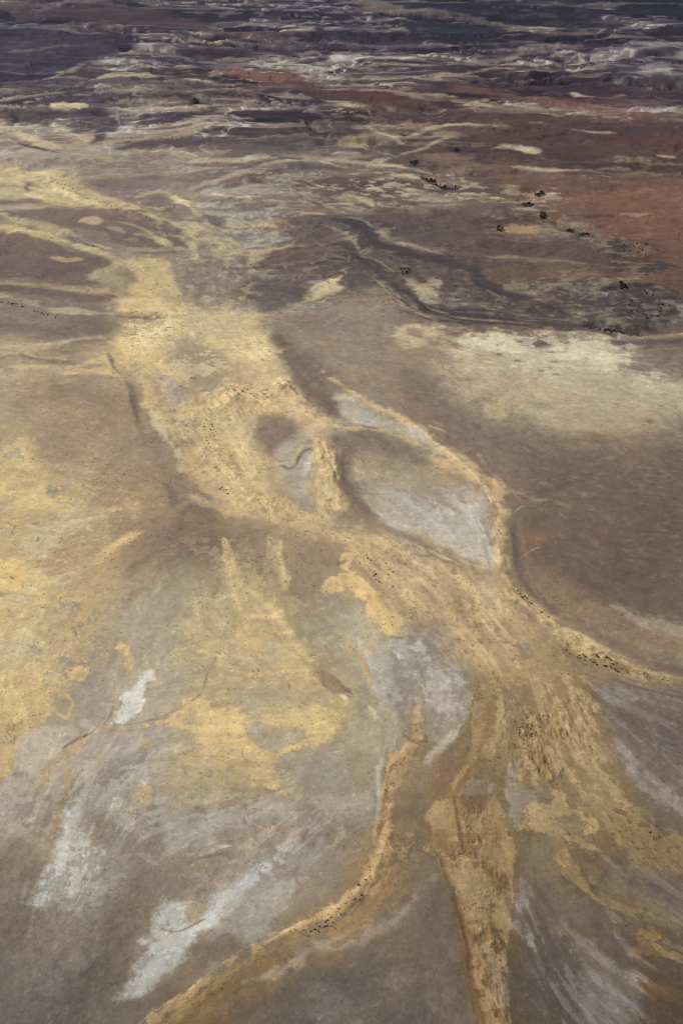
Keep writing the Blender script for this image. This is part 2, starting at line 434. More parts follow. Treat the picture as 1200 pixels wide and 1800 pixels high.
# left far
L((118,106,90), 2.2, 7, 6, [(0,17),(60,20),(120,18)], .8, .3)
L((112,102,96), 1.8, 6, 6, [(120,14),(200,19),(300,22),(400,23)], .7, .4)
L((46,42,54), 4, 8, 5, [(-60,9),(40,8),(110,12)], .9); L((54,50,60), 4, 8, 6, [(110,4),(180,8),(240,14)], .7)
P((102,78,72), 16, 12, [(-60,22),(250,25),(420,55),(500,70),(330,62),(200,50),(-60,40)], .7)
L((128,120,106), 4, 8, 10, [(-60,52),(0,55),(60,59),(140,61),(200,65),(240,67)], .9, .3)
L((48,44,54), 3, 4, 8, [(-60,28),(0,30),(30,42),(55,46)], .9, .2)  # shade on the cliff face, painted dark
L((56,50,56), 2.6, 4, 10, [(55,47),(110,51),(160,57),(200,61),(240,63)], .85, .6)  # fluted cliff shade carried on in dark paint
P((66,58,68), 14, 12, [(-60,66),(150,63),(250,70),(230,93),(160,112),(90,138),(-60,150)], .8)
L((112,102,92), 1.3, 6, 6, [(20,98),(70,96),(140,86)], .7, .4)
L((110,100,88), 3.5, 8, 8, [(0,118),(60,122),(110,128)], .6, .6)
for a, wv in [([(318,74),(338,73),(352,74)], 5), ([(358,74),(385,76)], 4), ([(386,70),(402,69)], 4.5), ([(414,72),(440,68)], 4), ([(478,61),(520,60),(545,57)], 2)]:
    L((172,154,116), wv, 5, 8, a, .9, .2)
P((120,84,70), 12, 10, [(300,62),(400,52),(470,56),(440,66),(360,66)], .6)
L((132,124,106), [2,4,5,4,2], 7, 10, [(215,98),(240,92),(280,93),(320,101),(350,106)], .9, .3)
L((60,58,60), 2.2, 4, 12, [(225,91),(240,87),(275,90),(305,95),(335,101)], .8, .6)
L((66,60,68), 4, 8, 8, [(240,110),(320,112),(400,112)], .4)
L((140,128,102), 2.2, 6, 8, [(150,112),(140,116),(122,125),(92,139),(62,149),(30,158)], .95, .2)
P((162,148,118), 6, 8, [(152,152),(170,143),(195,133),(260,133),(300,138),(255,144),(195,147)], .95, .15)
L((140,128,106), 4, 8, 8, [(-60,168),(0,165),(80,160),(150,153)], .85, .3)
L((140,128,108), 2.4, 8, 6, [(-60,184),(0,181),(60,172),(130,162),(170,152)], .8, .3)
P((100,84,80), 8, 6, [(180,151),(210,145),(280,148),(325,155),(250,160),(190,158)], .9)
L((88,74,78), 3, 8, 6, [(95,172),(150,174),(220,173)], .85)
L((134,124,104), 3.6, 8, 8, [(150,165),(250,167),(350,170),(450,170),(540,184)], .8, .4)
P((178,162,126), 5, 4, [(100,183),(130,180),(160,184),(165,191),(140,194),(105,190)], .95)
L((84,80,78), 6, 8, 16, [(30,195),(60,205),(90,218)], .85, .5)
P((76,66,72), 9, 12, [(90,196),(150,190),(200,185),(215,195),(215,210),(228,220),(200,233),(178,252),(166,258),(160,240),(130,222),(110,205)], .8, .45, .2)
P((178,162,126), 5, 3, [(85,223),(105,217),(125,219),(115,226)], .95)
L((72,64,70), 4.5, 8, 8, [(215,200),(280,205),(350,200),(385,193)], .85)
L((78,70,74), 3, 8, 8, [(250,216),(300,216),(345,208)], .8)
L((142,132,110), 3, 8, 10, [(200,181),(260,185),(330,180),(420,181),(480,190)], .75, .5)
L((146,134,112), 3, 6, 8, [(212,203),(225,215),(240,226)], .8, .5)
P((160,142,112), 10, 8, [(-60,205),(20,215),(40,230),(70,250),(100,262),(120,258),(150,240),(160,235),(152,258),(110,275),(60,272),(20,255),(-60,250)], .85, .15)
L((176,156,118), [4,7,6,3], 10, 6, [(15,220),(50,244),(85,262),(105,266)], .9)
L((116,98,92), 4, 8, 6, [(20,240),(35,252),(45,262)], .7)
L((150,134,108), 3.2, 7, 6, [(-60,302),(0,298),(60,290),(110,280),(160,268),(200,256),(240,252),(300,250),(340,240),(357,232),(352,220)], .9, .2)
P((144,126,106), 12, 10, [(270,226),(340,215),(380,205),(402,212),(362,222),(360,238),(300,245),(250,241),(230,230)], .85)
L((170,152,122), 3, 8, 6, [(345,214),(370,210),(395,211)], .8)
L((92,78,78), 5.5, 10, 6, [(215,268),(280,258),(350,255),(410,258)], .9)
L((150,134,110), 4, 8, 6, [(140,285),(168,277),(190,283)], .85)
L((174,160,132), 3, 8, 6, [(335,290),(370,287),(400,288),(432,290)], .9, .3)
L((170,160,142), 2.6, 6, 8, [(430,284),(455,283),(485,285)], .9, .3)
L((84,76,76), 4, 8, 8, [(400,245),(460,240),(540,236),(555,240)], .8, .3)
L((86,78,78), 4, 8, 8, [(410,205),(470,203),(520,198)], .6, .4)
L((80,76,74), 4, 5, 10, [(535,215),(548,228),(560,236)], .9, .4)
L((74,72,72), 3, 5, 8, [(498,268),(515,270)], .8, .4)
# centre far
L((172,150,102), [3,5,5,4,2], 6, 6, [(560,262),(585,259),(620,258),(650,257),(668,262)], .95, .2)
L((166,150,122), 2.6, 6, 8, [(575,278),(600,276),(625,278)], .8, .3)
L((140,126,104), 3, 8, 8, [(480,277),(550,285),(620,282),(680,272)], .8, .4)
L((152,136,114), 2, 5, 4, [(640,293),(680,285),(720,275),(760,262),(795,248)], .95, .15)
L((84,76,78), 4, 8, 6, [(690,268),(705,268)], .8)
P((134,120,98), 14, 18, [(560,205),(640,215),(700,225),(760,225),(870,228),(820,245),(740,250),(690,268),(640,250),(580,228)], .8, .8, .05)
P((164,146,118), 8, 8, [(548,152),(580,146),(620,150),(610,160),(565,164)], .9, .2)
L((138,122,100), 3.6, 8, 14, [(560,166),(650,170),(720,178),(800,182)], .85, .6)
P((168,150,118), 8, 8, [(350,187),(400,181),(440,183),(500,190),(440,196),(380,198)], .85, .4)
L((150,138,112), 2.4, 7, 8, [(470,190),(520,196),(560,195)], .7, .4)
L((92,72,72), 6, 10, 8, [(590,228),(630,234)], .7)
P((96,72,68), 14, 8, [(620,190),(760,200),(860,225),(900,250),(850,258),(760,222),(660,208)], .8)
P((132,100,82), 14, 8, [(738,278),(800,277),(850,290),(900,300),(1000,312),(950,322),(860,315),(800,300),(740,292)], .85)
L((100,72,68), 6, 10, 6, [(830,310),(870,308)], .7)
# red plain, right
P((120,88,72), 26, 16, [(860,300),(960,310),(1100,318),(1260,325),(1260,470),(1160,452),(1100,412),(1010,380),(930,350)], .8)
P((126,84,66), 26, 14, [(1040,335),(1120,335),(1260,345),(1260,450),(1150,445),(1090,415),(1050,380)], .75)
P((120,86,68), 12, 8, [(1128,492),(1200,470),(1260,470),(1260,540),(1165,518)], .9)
L((106,78,70), 5, 14, 8, [(1080,318),(1150,316),(1250,318)], .6)
L((150,138,114), 4, 8, 12, [(862,335),(890,330),(930,343),(975,350)], .9, .5)
L((152,140,118), 3.5, 8, 12, [(700,336),(760,346),(800,346),(850,338)], .85, .5)
L((142,116,96), 3, 10, 10, [(930,345),(1000,352),(1080,346),(1145,338)], .75, .6)
L((172,150,126), [1,3,1], 8, 6, [(1092,376),(1120,377),(1142,378)], .85)
P((170,134,98), 7, 5, [(880,404),(898,397),(950,398),(978,408),(930,414),(890,412)], .9)
P((152,130,102), 6, 8, [(1035,432),(1075,425),(1082,435),(1050,440)], .9, .3)
P((124,112,96), 10, 14, [(960,392),(1010,388),(1050,396),(1010,412),(970,420),(930,425)], .7, .6)
P((96,86,78), 10, 14, [(1080,422),(1140,412),(1162,425),(1130,445),(1090,450)], .85, .5, .2)
P((96,86,80), 10, 14, [(1085,462),(1150,455),(1178,468),(1150,480),(1095,477)], .85, .5, .2)
P((96,84,78), 12, 14, [(1100,512),(1150,505),(1182,530),(1198,560),(1130,575),(1050,560),(1110,535)], .85, .5, .2)
P((106,86,78), 14, 10, [(820,440),(1000,428),(1100,450),(1080,468),(950,458),(830,453)], .8)
P((120,94,78), 14, 10, [(850,472),(960,470),(1020,480),(960,500),(880,508),(850,490)], .8)
L((104,90,82), 5, 10, 8, [(800,370),(850,365),(900,368)], .7); P((100,88,82), 12, 10, [(800,360),(890,358),(900,372),(820,382)], .7)
L((138,122,104), 2.4, 8, 10, [(830,460),(900,457),(980,461),(1050,466)], .8, .6)
L((136,122,104), 5, 8, 16, [(930,520),(960,510),(1000,495),(1060,485)], .8, .7, .1)
L((146,130,104), 4, 8, 12, [(890,510),(930,518),(980,530),(1000,548),(1060,550)], .9, .5, .1)
L((140,124,102), 6, 8, 16, [(850,538),(890,545),(925,548)], .85, .6, .1)
P((92,80,76), 10, 6, [(985,538),(1010,524),(1060,520),(1085,536),(1040,549),(1000,548)], .85)
L((82,70,72), [3,6,6,4], 7, 5, [(925,545),(955,538),(980,548),(998,556)], .9)
L((80,74,72), 5, 8, 8, [(1025,560),(1060,562)], .85)
# dark braided river
L((76,67,67), [4,7,9,9,8,7,6,6,6,4], 7, 8, [(570,390),(600,392),(630,405),(650,425),(690,440),(740,455),(790,465),(830,480),(850,505),(890,520),(930,525)], .85, .15, .25)
L((78,68,69), [3,5,7,7,8,9,9,10,10,7], 8, 9, [(600,430),(630,450),(660,470),(680,490),(710,515),(740,535),(780,545),(850,550),(940,555),(1010,570),(1060,580)], .85, .15, .3)
L((132,118,102), 9, 10, 16, [(655,495),(690,520),(720,545)], .7, .7)
L((146,130,110), 1.2, 4, 5, [(700,505),(725,528),(760,545),(800,552)], .9, .3)
for a in [[(760,548),(840,556),(930,572)],[(800,545),(900,552),(1000,572)],[(820,562),(900,566),(960,574)]]:
    L((140,124,108), .9, 4, 4, a, .6, .4)
P((178,160,124), 6, 8, [(695,490),(720,490),(745,498),(775,500),(772,515),(755,532),(738,526),(715,507)], .9, .3, .2)
L((106,92,70), 3, 6, 8, [(700,478),(725,488)], .7, .4)
P((154,138,114), 7, 8, [(650,400),(680,400),(707,407),(688,414),(703,430),(722,438),(680,430),(660,416)], .9, .3)
L((140,124,104), 5, 8, 10, [(720,438),(790,450),(850,460)], .6, .6)
P((192,174,134), 5, 5, [(530,532),(543,512),(560,501),(590,490),(612,480),(604,492),(590,500),(606,508),(570,515),(545,526)], .95)
L((174,156,124), 2.4, 5, 5, [(440,555),(480,548),(510,540),(535,530)], .9, .2)
L((160,142,120), 2.4, 7, 6, [(598,480),(618,474),(632,472)], .8)
L((162,144,114), 2.2, 6, 6, [(440,450),(470,445),(520,436),(540,432)], .9, .2)
L((146,130,108), 2.4, 7, 8, [(430,485),(470,475),(540,460),(600,455),(630,470)], .8, .4)
P((114,98,90), 10, 6, [(460,455),(540,441),(600,445),(570,452),(480,470)], .85)
P((108,96,92), 16, 8, [(440,497),(500,490),(540,502),(528,525),(480,543),(430,530)], .85)
P((96,86,86), 8, 5, [(598,492),(640,480),(660,500),(640,512),(606,506)], .6)
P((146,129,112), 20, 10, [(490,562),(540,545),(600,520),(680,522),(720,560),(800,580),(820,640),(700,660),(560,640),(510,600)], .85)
P((112,92,82), 10, 6, [(645,388),(700,376),(800,378),(800,398),(735,403),(670,396)], .85)
P((106,90,82), 12, 6, [(692,412),(800,402),(850,420),(780,438),(725,430)], .85)
P((112,97,90), 14, 8, [(500,390),(560,385),(605,418),(560,438),(510,430),(490,410)], .8)
P((128,112,100), 14, 10, [(400,350),(470,340),(520,350),(480,372),(400,370)], .5)
L((98,84,82), 5, 10, 8, [(400,335),(460,312),(530,300),(600,300)], .8)
L((100,84,80), 7, 14, 10, [(560,340),(640,345),(720,355)], .6)
L((150,136,116), 2.2, 6, 6, [(320,340),(370,325),(400,316),(440,301),(480,293),(560,288),(640,293),(700,300)], .85, .3)
for a in [[(510,322),(540,330)],[(530,340),(548,345)],[(600,345),(630,350),(625,358)],[(560,362),(620,358)],[(470,360),(520,358)],[(640,336),(680,330)],[(655,318),(690,312),(740,318)],[(420,345),(450,350)]]:
    L((156,140,116), 1.4, 5, 8, a, .8, .3)
L((182,160,120), 2, 6, 5, [(508,385),(535,380),(563,380)], .9)
L((128,114,94), 5.5, 10, 14, [(480,372),(560,372),(640,380),(700,378),(800,366)], .8, .6)
# left, sand washes
P((178,156,114), 8, 9, [(-60,300),(60,302),(100,310),(140,325),(190,345),(250,365),(300,392),(345,402),(335,425),(280,402),(220,384),(150,364),(70,358),(-60,346)], .85, .15)
L((192,168,118), [3,5,6,5,4,3], 6, 8, [(20,312),(75,322),(110,340),(150,356),(120,362),(60,350)], .5, .3)
L((138,120,104), 2.4, 7, 5, [(-60,331),(0,333),(30,332),(60,336)], .9)
L((124,106,96), 5, 7, 5, [(-60,360),(0,358),(50,354),(75,358)], .9)
P((122,104,95), 8, 7, [(-60,372),(50,372),(110,362),(180,370),(250,383),(300,400),(340,425),(330,440),(260,435),(200,430),(180,415),(140,405),(100,392),(60,384)], .9)
L((174,150,116), [2,6,5], 6, 6, [(138,386),(152,389),(172,393)], .85)
for a in [[(185,402),(215,410)],[(235,411),(262,418),(295,432)],[(215,420),(240,424)],[(290,440),(325,441)]]:
    L((176,154,116), 3, 6, 8, a, .8, .3)
P((124,108,100), 10, 7, [(150,315),(230,320),(285,335),(300,372),(260,372),(205,348),(170,333)], .85)
P((118,104,98), 8, 8, [(265,345),(290,350),(305,372),(280,375)], .6); P((96,88,86), 6, 10, [(345,370),(375,378),(382,398),(362,395)], .7, .3)
L((168,150,118), 4, 7, 8, [(240,350),(265,340),(300,345),(325,360),(340,365)], .7, .4)
L((178,156,120), 4.5, 6, 7, [(0,378),(50,392),(100,405),(130,415),(170,432),(205,440)], .85, .25)
L((190,162,114), [6,8,8,7,6,6,7,8,7], 6, 6, [(-60,395),(0,400),(60,414),(110,425),(160,440),(200,455),(228,472),(243,500),(240,530)], .95, 0, .3)
P((121,103,95), 7, 6, [(-60,414),(60,416),(90,424),(130,440),(180,450),(200,464),(160,480),(155,495),(172,500),(100,500),(50,492),(-60,486)], .92)
L((170,148,114), [2,5,3], 5, 6, [(95,454),(122,456),(150,456)], .9)
P((163,146,114), 7, 6, [(155,485),(175,475),(210,467),(233,482),(232,500),(212,502),(180,499)], .92)
L((136,120,106), 6, 10, 6, [(215,478),(232,490),(230,505)], .7)
P((194,166,114), 10, 7, [(225,460),(290,457),(310,475),(316,520),(280,522),(240,517),(236,505),(246,490)], .95)
P((196,168,116), 8, 8, [(205,538),(230,523),(290,524),(318,530),(285,548),(215,550),(190,542)], .95)
L((166,146,110), 3.6, 7, 6, [(-60,498),(60,503),(120,510),(200,517),(240,519)], .85, .2)
P((122,105,95), 7, 6, [(-60,498),(60,512),(140,521),(200,521),(150,532),(100,528),(40,519),(-60,512)], .9)
L((170,154,126), 4.5, 7, 8, [(-60,512),(30,531),(80,545),(130,550),(200,552)], .85, .3)
P((130,112,100), 12, 8, [(-60,562),(60,570),(150,566),(200,572),(185,587),(140,602),(90,598),(-60,580)], .85)
P((126,110,100), 8, 6, [(205,556),(260,550),(290,557),(250,565)], .85)
P((146,130,113), 18, 16, [(330,450),(380,440),(410,460),(420,500),(400,545),(350,535),(322,510),(315,470)], .85)
P((170,152,120), 10, 14, [(330,392),(380,402),(420,420),(432,462),(400,472),(378,440),(340,430)], .8, .3)
P((168,150,118), 12, 14, [(400,400),(470,390),(480,410),(430,425)], .5, .5)
L((182,162,120), 2.2, 6, 6, [(415,428),(445,418),(480,412)], .8, .3)
L((164,148,116), 4, 7, 8, [(440,468),(455,460),(475,448)], .8, .4)
P((190,166,118), 14, 12, [(205,580),(280,558),(330,520),(352,548),(420,542),(468,590),(478,620),(500,660),(440,652),(390,622),(335,592),(305,640),(330,680),(250,652),(215,620)], .9, .2)
L((198,170,116), 8, 10, 10, [(215,590),(245,620),(285,640),(310,670)], .8)
L((166,148,124), 8, 10, 14, [(330,540),(340,560),(390,575),(420,560)], .5, .5)
P((156,137,110), 18, 12, [(305,600),(348,612),(380,640),(388,672),(350,702),(330,690),(312,650),(300,620)], .85)
P((166,154,138), 6, 6, [(275,662),(295,665),(315,690),(327,702),(310,716),(290,710),(285,690)], .9)
L((198,178,128), 14, 16, 8, [(400,600),(440,620),(460,610)], .6)
P((200,178,126), 12, 10, [(-60,800),(20,790),(50,772),(62,790),(64,815),(42,832),(-60,842)], .8, .2)
P((197,173,118), 12, 12, [(-60,850),(60,845),(100,870),(125,892),(60,897),(-60,885)], .8, .3)
P((178,164,128), 14, 12, [(-60,720),(30,722),(60,735),(50,760),(-60,765)], .6, .4)
for a in [[(0,622),(40,624),(80,632),(120,634)],[(20,645),(70,646),(110,652)],[(60,612),(100,608),(150,596),(190,590)],[(0,690),(30,686),(50,692)],[(10,728),(35,726)]]:
    L((184,166,128), 2.0, 7, 6, a, .7, .3)
for a in [[(0,632),(25,626)],[(60,677),(90,672),(115,670)],[(133,733),(150,731),(168,728)],[(95,618),(130,622),(160,612)]]:
    L((128,112,98), 1.3, 5, 5, a, .6, .3)
# mid left
L((168,152,122), 4, 8, 6, [(-60,615),(0,612),(60,615),(120,602),(190,585)], .8, .2)
L((132,116,102), [2,3,4,3], 6, 4, [(40,626),(85,637),(125,643),(155,640)], .8)
L((190,164,114), [3,6,6,4], 7, 5, [(110,658),(150,652),(195,655),(222,662)], .9)
L((182,160,116), [3,5,4,4], 6, 4, [(120,650),(160,640),(196,633),(203,645)], .85)
L((170,154,124), 7, 12, 8, [(-60,650),(20,660),(90,655),(130,672)], .7, .3)
P((156,134,106), 26, 12, [(30,690),(100,672),(215,672),(240,690),(262,740),(285,800),(300,860),(290,900),(220,890),(120,840),(75,800),(62,740),(20,730)], .9)
L((142,122,99), 15, 24, 8, [(95,695),(150,692),(190,712)], .7)
P((146,126,106), 20, 6, [(222,665),(240,668),(262,720),(285,770),(310,830),(330,870),(300,880),(280,840),(262,790),(240,735)], .85)  # broad soft shading of the slope, painted into the ground colour
L((127,109,96), [2,4,4,2], 7, 5, [(223,664),(228,685),(234,710),(239,735)], .8, .2)  # narrow shaded strip of the slope, painted dark
L((118,102,90), [2,5,4], 7, 6, [(292,850),(302,868),(300,890)], .75)  # shade of the lower slope painted as a dark streak
L((122,104,92), [1,2.2,1.2,2,1.4], 4, 7, [(196,620),(204,632),(206,644),(213,652),(222,658)], .8, .35)
L((188,164,116), [8,10,12,14,16,16,10], 8, 8, [(230,640),(260,680),(280,720),(310,770),(350,830),(400,880),(450,910)], .85, .2, .35)
L((182,168,140), 4, 5, 6, [(262,725),(285,760),(300,790),(314,825)], .85, .3)
L((136,118,102), 9, 12, 14, [(320,835),(340,860),(370,880)], .7, .3)
P((124,108,96), 12, 12, [(320,880),(350,872),(385,890),(370,910),(320,905)], .6)
L((196,172,120), 6, 8, 8, [(335,865),(355,880),(390,890),(400,905)], .6, .3)
# central dune field
P((190,167,118), 12, 10, [(290,732),(330,710),(380,690),(410,680),(470,680),(460,710),(440,740),(450,800),(470,840),(500,880),(560,905),(500,915),(440,895),(400,862),(360,810),(320,770)], .9)
P((187,163,118), 12, 8, [(400,690),(455,650),(490,635),(520,680),(550,720),(605,748),(560,765),(500,730),(440,722)], .9)
L((202,180,130), [3,5,5,3], 6, 6, [(400,600),(470,640),(505,668),(540,705)], .4, .3)
P((170,146,108), 10, 10, [(405,640),(440,650),(465,675),(430,690),(400,680)], .7, .3)
P((166,140,98), 10, 10, [(330,752),(345,762),(352,790),(335,780)], .6); L((162,138,100), 5, 8, 8, [(405,800),(418,818),(425,830)], .7)
P((174,158,126), 12, 12, [(400,742),(450,720),(470,740),(457,790),(440,812),(412,785)], .8, .2)
P((137,119,104), 12, 10, [(465,745),(490,732),(520,745),(532,770),(505,785),(492,800),(468,795),(455,770)], .95)
P((158,147,130), 8, 7, [(490,792),(510,775),(540,766),(553,790),(553,830),(545,860),(558,892),(530,872),(515,842),(490,832)], .92)
L((188,180,166), [4,6,4,3], 6, 4, [(545,808),(538,825),(535,845),(540,865)], .9)
L((168,150,114), [2,4,3], 4, 4, [(513,818),(522,800),(538,782)], .9)
L((118,104,96), [1.4,2.8,1.6,2.2,3,1.6], 3, 7, [(498,820),(510,826),(521,819),(528,802),(540,794),(553,790)], .85, .3)
L((128,114,104), .9, 2.5, 5, [(484,806),(497,812),(509,811)], .7, .3)
L((172,162,146), 1.6, 3, 6, [(500,800),(512,790),(530,778),(546,774)], .6, .4)
L((150,128,98), 10, 14, 10, [(470,830),(490,855),(510,875)], .5)
P((184,162,116), 8, 6, [(558,785),(580,778),(594,810),(607,850),(604,890),(570,890),(550,872),(553,830)], .92)
P((129,111,96), 9, 6, [(483,588),(510,600),(560,640),(590,690),(607,722),(595,737),(570,725),(540,692),(508,652),(488,620)], .92)
L((112,96,86), [3,7,9,7,3], 14, 5, [(540,680),(560,695),(580,712),(595,725),(600,732)], .6)
L((120,104,92), 8, 14, 5, [(487,590),(500,620),(515,640)], .5)
# brown plain, centre right
P((146,128,109), 24, 10, [(520,575),(640,570),(760,620),(850,700),(870,760),(890,830),(905,885),(860,832),(800,782),(740,742),(680,702),(620,672),(560,642)], .8)
L((132,114,99), [12,22,24,18,12], 28, 8, [(710,650),(750,700),(790,740),(835,780),(870,830)], .8)
L((198,168,118), [2,3,4,5,6,7,8,9,8,7], 6, 4, [(550,638),(580,663),(620,690),(660,713),(712,742),(752,776),(800,806),(840,836),(868,870),(880,905)], .9, 0, .25)
P((170,161,140), 8, 6, [(592,688),(630,702),(650,722),(700,747),(750,772),(772,797),(720,780),(680,755),(650,748),(600,737)], .88, .1)
L((160,156,149), [3,8,5], 8, 5, [(628,715),(643,732),(650,746)], .85)
L((182,158,114), [3,4,5,6,4], 6, 4, [(600,752),(650,756),(700,768),(740,786),(790,800)], .9, 0, .3)
P((190,160,114), 9, 6, [(722,792),(760,798),(800,808),(830,832),(845,850),(800,838),(745,812)], .85)
P((133,115,100), 10, 6, [(583,768),(640,760),(700,775),(760,808),(805,838),(785,846),(740,830),(690,808),(640,790),(628,812),(632,850),(662,892),(650,902),(620,880),(600,840),(590,800)], .9)
L((116,100,90), [3,7,8,6,3], 9, 7, [(598,805),(610,835),(625,865),(645,890),(665,905)], .6, .2)
P((166,150,122), 14, 8, [(690,830),(760,818),(800,842),(740,862),(690,858)], .6)
P((162,153,138), 14, 9, [(640,852),(700,845),(760,857),(820,848),(850,868),(863,920),(866,970),(862,1002),(830,987),(780,967),(720,942),(680,912)], .85, .15)
P((172,165,152), 16, 12, [(780,880),(845,876),(858,930),(850,970),(820,950),(780,925)], .55, .4)
L((150,142,130), 3, 5, 5, [(835,895),(850,930),(862,990)], .6, .3)
L((190,172,132), [1,2,2,1], 3, 3, [(735,962),(780,975),(830,995),(860,1003)], .9)
L((140,128,112), 4, 7, 4, [(690,925),(740,955),(790,970)], .6)
# pale basin at right
P((168,153,126), 36, 30, [(805,600),(830,585),(900,583),(960,592),(1060,590),(1110,612),(1140,650),(1185,680),(1185,720),(1100,745),(1000,768),(950,748),(880,725),(860,700),(822,690),(800,650)], .88)
P((192,182,150), 14, 12, [(808,608),(840,585),(905,582),(935,600),(900,618),(850,612),(825,630)], .9, .3)
P((196,190,164), 14, 14, [(990,602),(1050,590),(1100,618),(1150,672),(1130,690),(1080,655),(1020,635),(980,625)], .88, .3)
P((184,174,146), 20, 16, [(900,618),(990,620),(1060,650),(1000,665),(920,650)], .6, .3)
P((182,164,130), 26, 18, [(920,680),(970,675),(990,700),(1000,715),(960,720)], .55, .3)
L((182,163,124), [6,8,9,7], 10, 6, [(862,703),(870,712),(880,722),(888,728)], .85)
L((106,94,88), [3,7,7,3], 8, 8, [(905,596),(930,602),(955,604),(972,598)], .85)
L((100,90,82), [2,4,6,4,3], 7, 14, [(1050,603),(1080,615),(1120,612),(1170,620),(1250,628)], .9, .5, .2)
L((120,108,94), 12, 10, 18, [(1100,640),(1150,636),(1240,640)], .7, .6)
P((100,89,84), 8, 6, [(1138,663),(1165,650),(1250,655),(1250,668),(1180,670)], .9)
L((110,98,88), 3, 6, 6, [(1185,700),(1192,725),(1198,745),(1215,765)], .7, .4)
P((174,156,124), 9, 9, [(696,582),(728,572),(768,575),(752,590),(730,607),(702,600)], .9, .2)
L((140,122,102), 5, 6, 5, [(724,584),(735,592)], .8)
for u, v in [(878,606),(910,634),(877,622),(965,618),(970,636),(950,650),(975,658),(985,617),(1058,627)]:
    L((112,102,88), 1.6, 4, 8, [(u-5,v),(u+5,v+1)], .8, .2)
L((150,136,110), 2.4, 5, 8, [(1075,588),(1140,594),(1200,590),(1300,588)], .9, .3)
L((76,72,72), 4, 6, 12, [(1030,574),(1080,578),(1120,586)], .9, .5, .2)
L((108,94,82), 3, 5, 10, [(1120,584),(1160,583),(1250,575)], .8, .3)
L((82,74,78), 4.5, 6, 6, [(1060,600),(1130,602),(1250,600)], .85, .2)
# dark brown plain, right
P((117,99,85), 60, 14, [(890,775),(1000,778),(1260,785),(1260,1100),(1100,1062),(1000,1022),(925,965),(900,900)], .8)
P((106,88,78), 70, 14, [(1020,900),(1260,870),(1260,1060),(1130,1040),(1040,990)], .75)
P((126,106,88), 40, 10, [(930,900),(1000,930),(1000,990),(940,960)], .4)
L((150,130,104), 1.6, 6, 8, [(820,745),(855,800),(880,845),(900,870)], .7, .4)
L((172,146,106), .9, 2, 2, [(893,907),(912,893),(930,882)], .9)
L((168,146,112), 2.2, 7, 6, [(903,865),(930,878),(970,880),(1000,890)], .45, .3)
L((156,136,110), .8, 2, 3, [(902,985),(930,970),(950,962)], .9)
L((150,130,106), 1.3, 4, 4, [(990,835),(1020,839),(1055,847)], .7, .3)
L((146,110,78), 6, 9, 6, [(935,955),(955,948)], .55)
for a in [[(942,822),(960,824)],[(975,784),(1010,790)],[(1015,862),(1035,868)],[(1190,1063),(1200,1062)],[(945,852),(960,850)]]:
    L((152,130,104), 1.3, 4, 8, a, .6, .5)
# eastern sand ridge
L((184,158,112), [6,9,10,10,9,9,11,13,12,9,6], 7, 6, [(862,838),(878,880),(880,920),(875,960),(885,1000),(900,1040),(940,1072),(990,1112),(1050,1150),(1120,1182),(1200,1202),(1290,1214)], .92, 0, .3)
L((150,124,88), 5, 7, 8, [(875,1000),(890,1030),(905,1050)], .6, .3)
L((116,101,90), [3,6,6,5,6,7,8,9,6], 9, 5, [(900,900),(904,950),(912,990),(928,1022),(955,1050),(1005,1082),(1065,1122),(1125,1152),(1195,1180),(1290,1195)], .85)
L((98,86,80), 5, 5, 10, [(908,998),(920,1020)], .6, .4)
P((144,121,95), 22, 8, [(938,985),(970,1010),(1040,1058),(1100,1088),(1180,1110),(1280,1160),(1120,1138),(1040,1108),(985,1072),(948,1030)], .9)
L((152,139,119), [5,9,10,9,6], 14, 8, [(1060,1058),(1100,1076),(1130,1095),(1180,1108),(1290,1115)], .8)
L((140,126,108), 10, 16, 8, [(1120,1130),(1180,1150),(1290,1168)], .6)
L((200,178,132), [2,4,4,2], 6, 6, [(960,1090),(1010,1115),(1060,1140),(1100,1155)], .6, .3)
L((136,116,86), [3,6,6,4], 8, 8, [(985,1140),(1020,1160),(1070,1168),(1110,1178)], .7, .4)
# mid, browns
P((135,116,97), 30, 18, [(268,940),(305,920),(355,908),(380,930),(372,972),(330,990),(285,985),(252,975)], .8)
L((126,110,92), 6, 12, 12, [(215,1015),(240,990),(265,975)], .7, .3)
P((146,126,103), 28, 16, [(505,962),(560,948),(602,962),(602,1000),(560,1016),(540,1060),(510,1052),(500,1000)], .9)
P((146,127,102), 20, 14, [(402,922),(440,922),(462,955),(440,998),(410,980)], .7)
L((192,167,120), [7,9,9,8,9,10,12], 9, 8, [(400,870),(440,900),(490,915),(545,928),(600,940),(660,970),(720,1000)], .75, .2, .4)
L((148,126,100), 8, 14, 8, [(385,990),(386,1020),(380,1050)], .6)
L((184,162,118), [4,8,7,4], 20, 12, [(470,940),(487,975),(500,1010),(502,1035)], .7, .3)
L((188,165,118), [4,6,7,5], 16, 14, [(398,955),(410,1000),(428,1050),(428,1095)], .75, .4)
L((190,166,112), [3,6,6,4], 8, 8, [(255,940),(225,952),(190,968),(160,990),(140,1015)], .8, .3)
P((160,150,124), 16, 12, [(390,1010),(420,1040),(430,1110),(400,1150),(385,1090)], .5)
P((190,164,110), 12, 14, [(420,1092),(450,1072),(500,1082),(520,1130),(560,1160),(582,1182),(540,1192),(480,1172),(440,1142)], .85, .3)
P((156,146,122), 12, 10, [(460,1120),(490,1130),(500,1160),(470,1160)], .6)
P((144,124,100), 14, 10, [(535,1160),(565,1165),(590,1190),(560,1195),(538,1185)], .6)
P((157,145,119), 14, 8, [(545,1052),(590,1040),(640,1060),(662,1112),(682,1122),(692,1180),(682,1262),(640,1222),(600,1182),(560,1152),(535,1100)], .92)
P((165,157,143), 16, 10, [(600,1085),(640,1083),(668,1130),(692,1180),(687,1245),(652,1205),(620,1142)], .85)
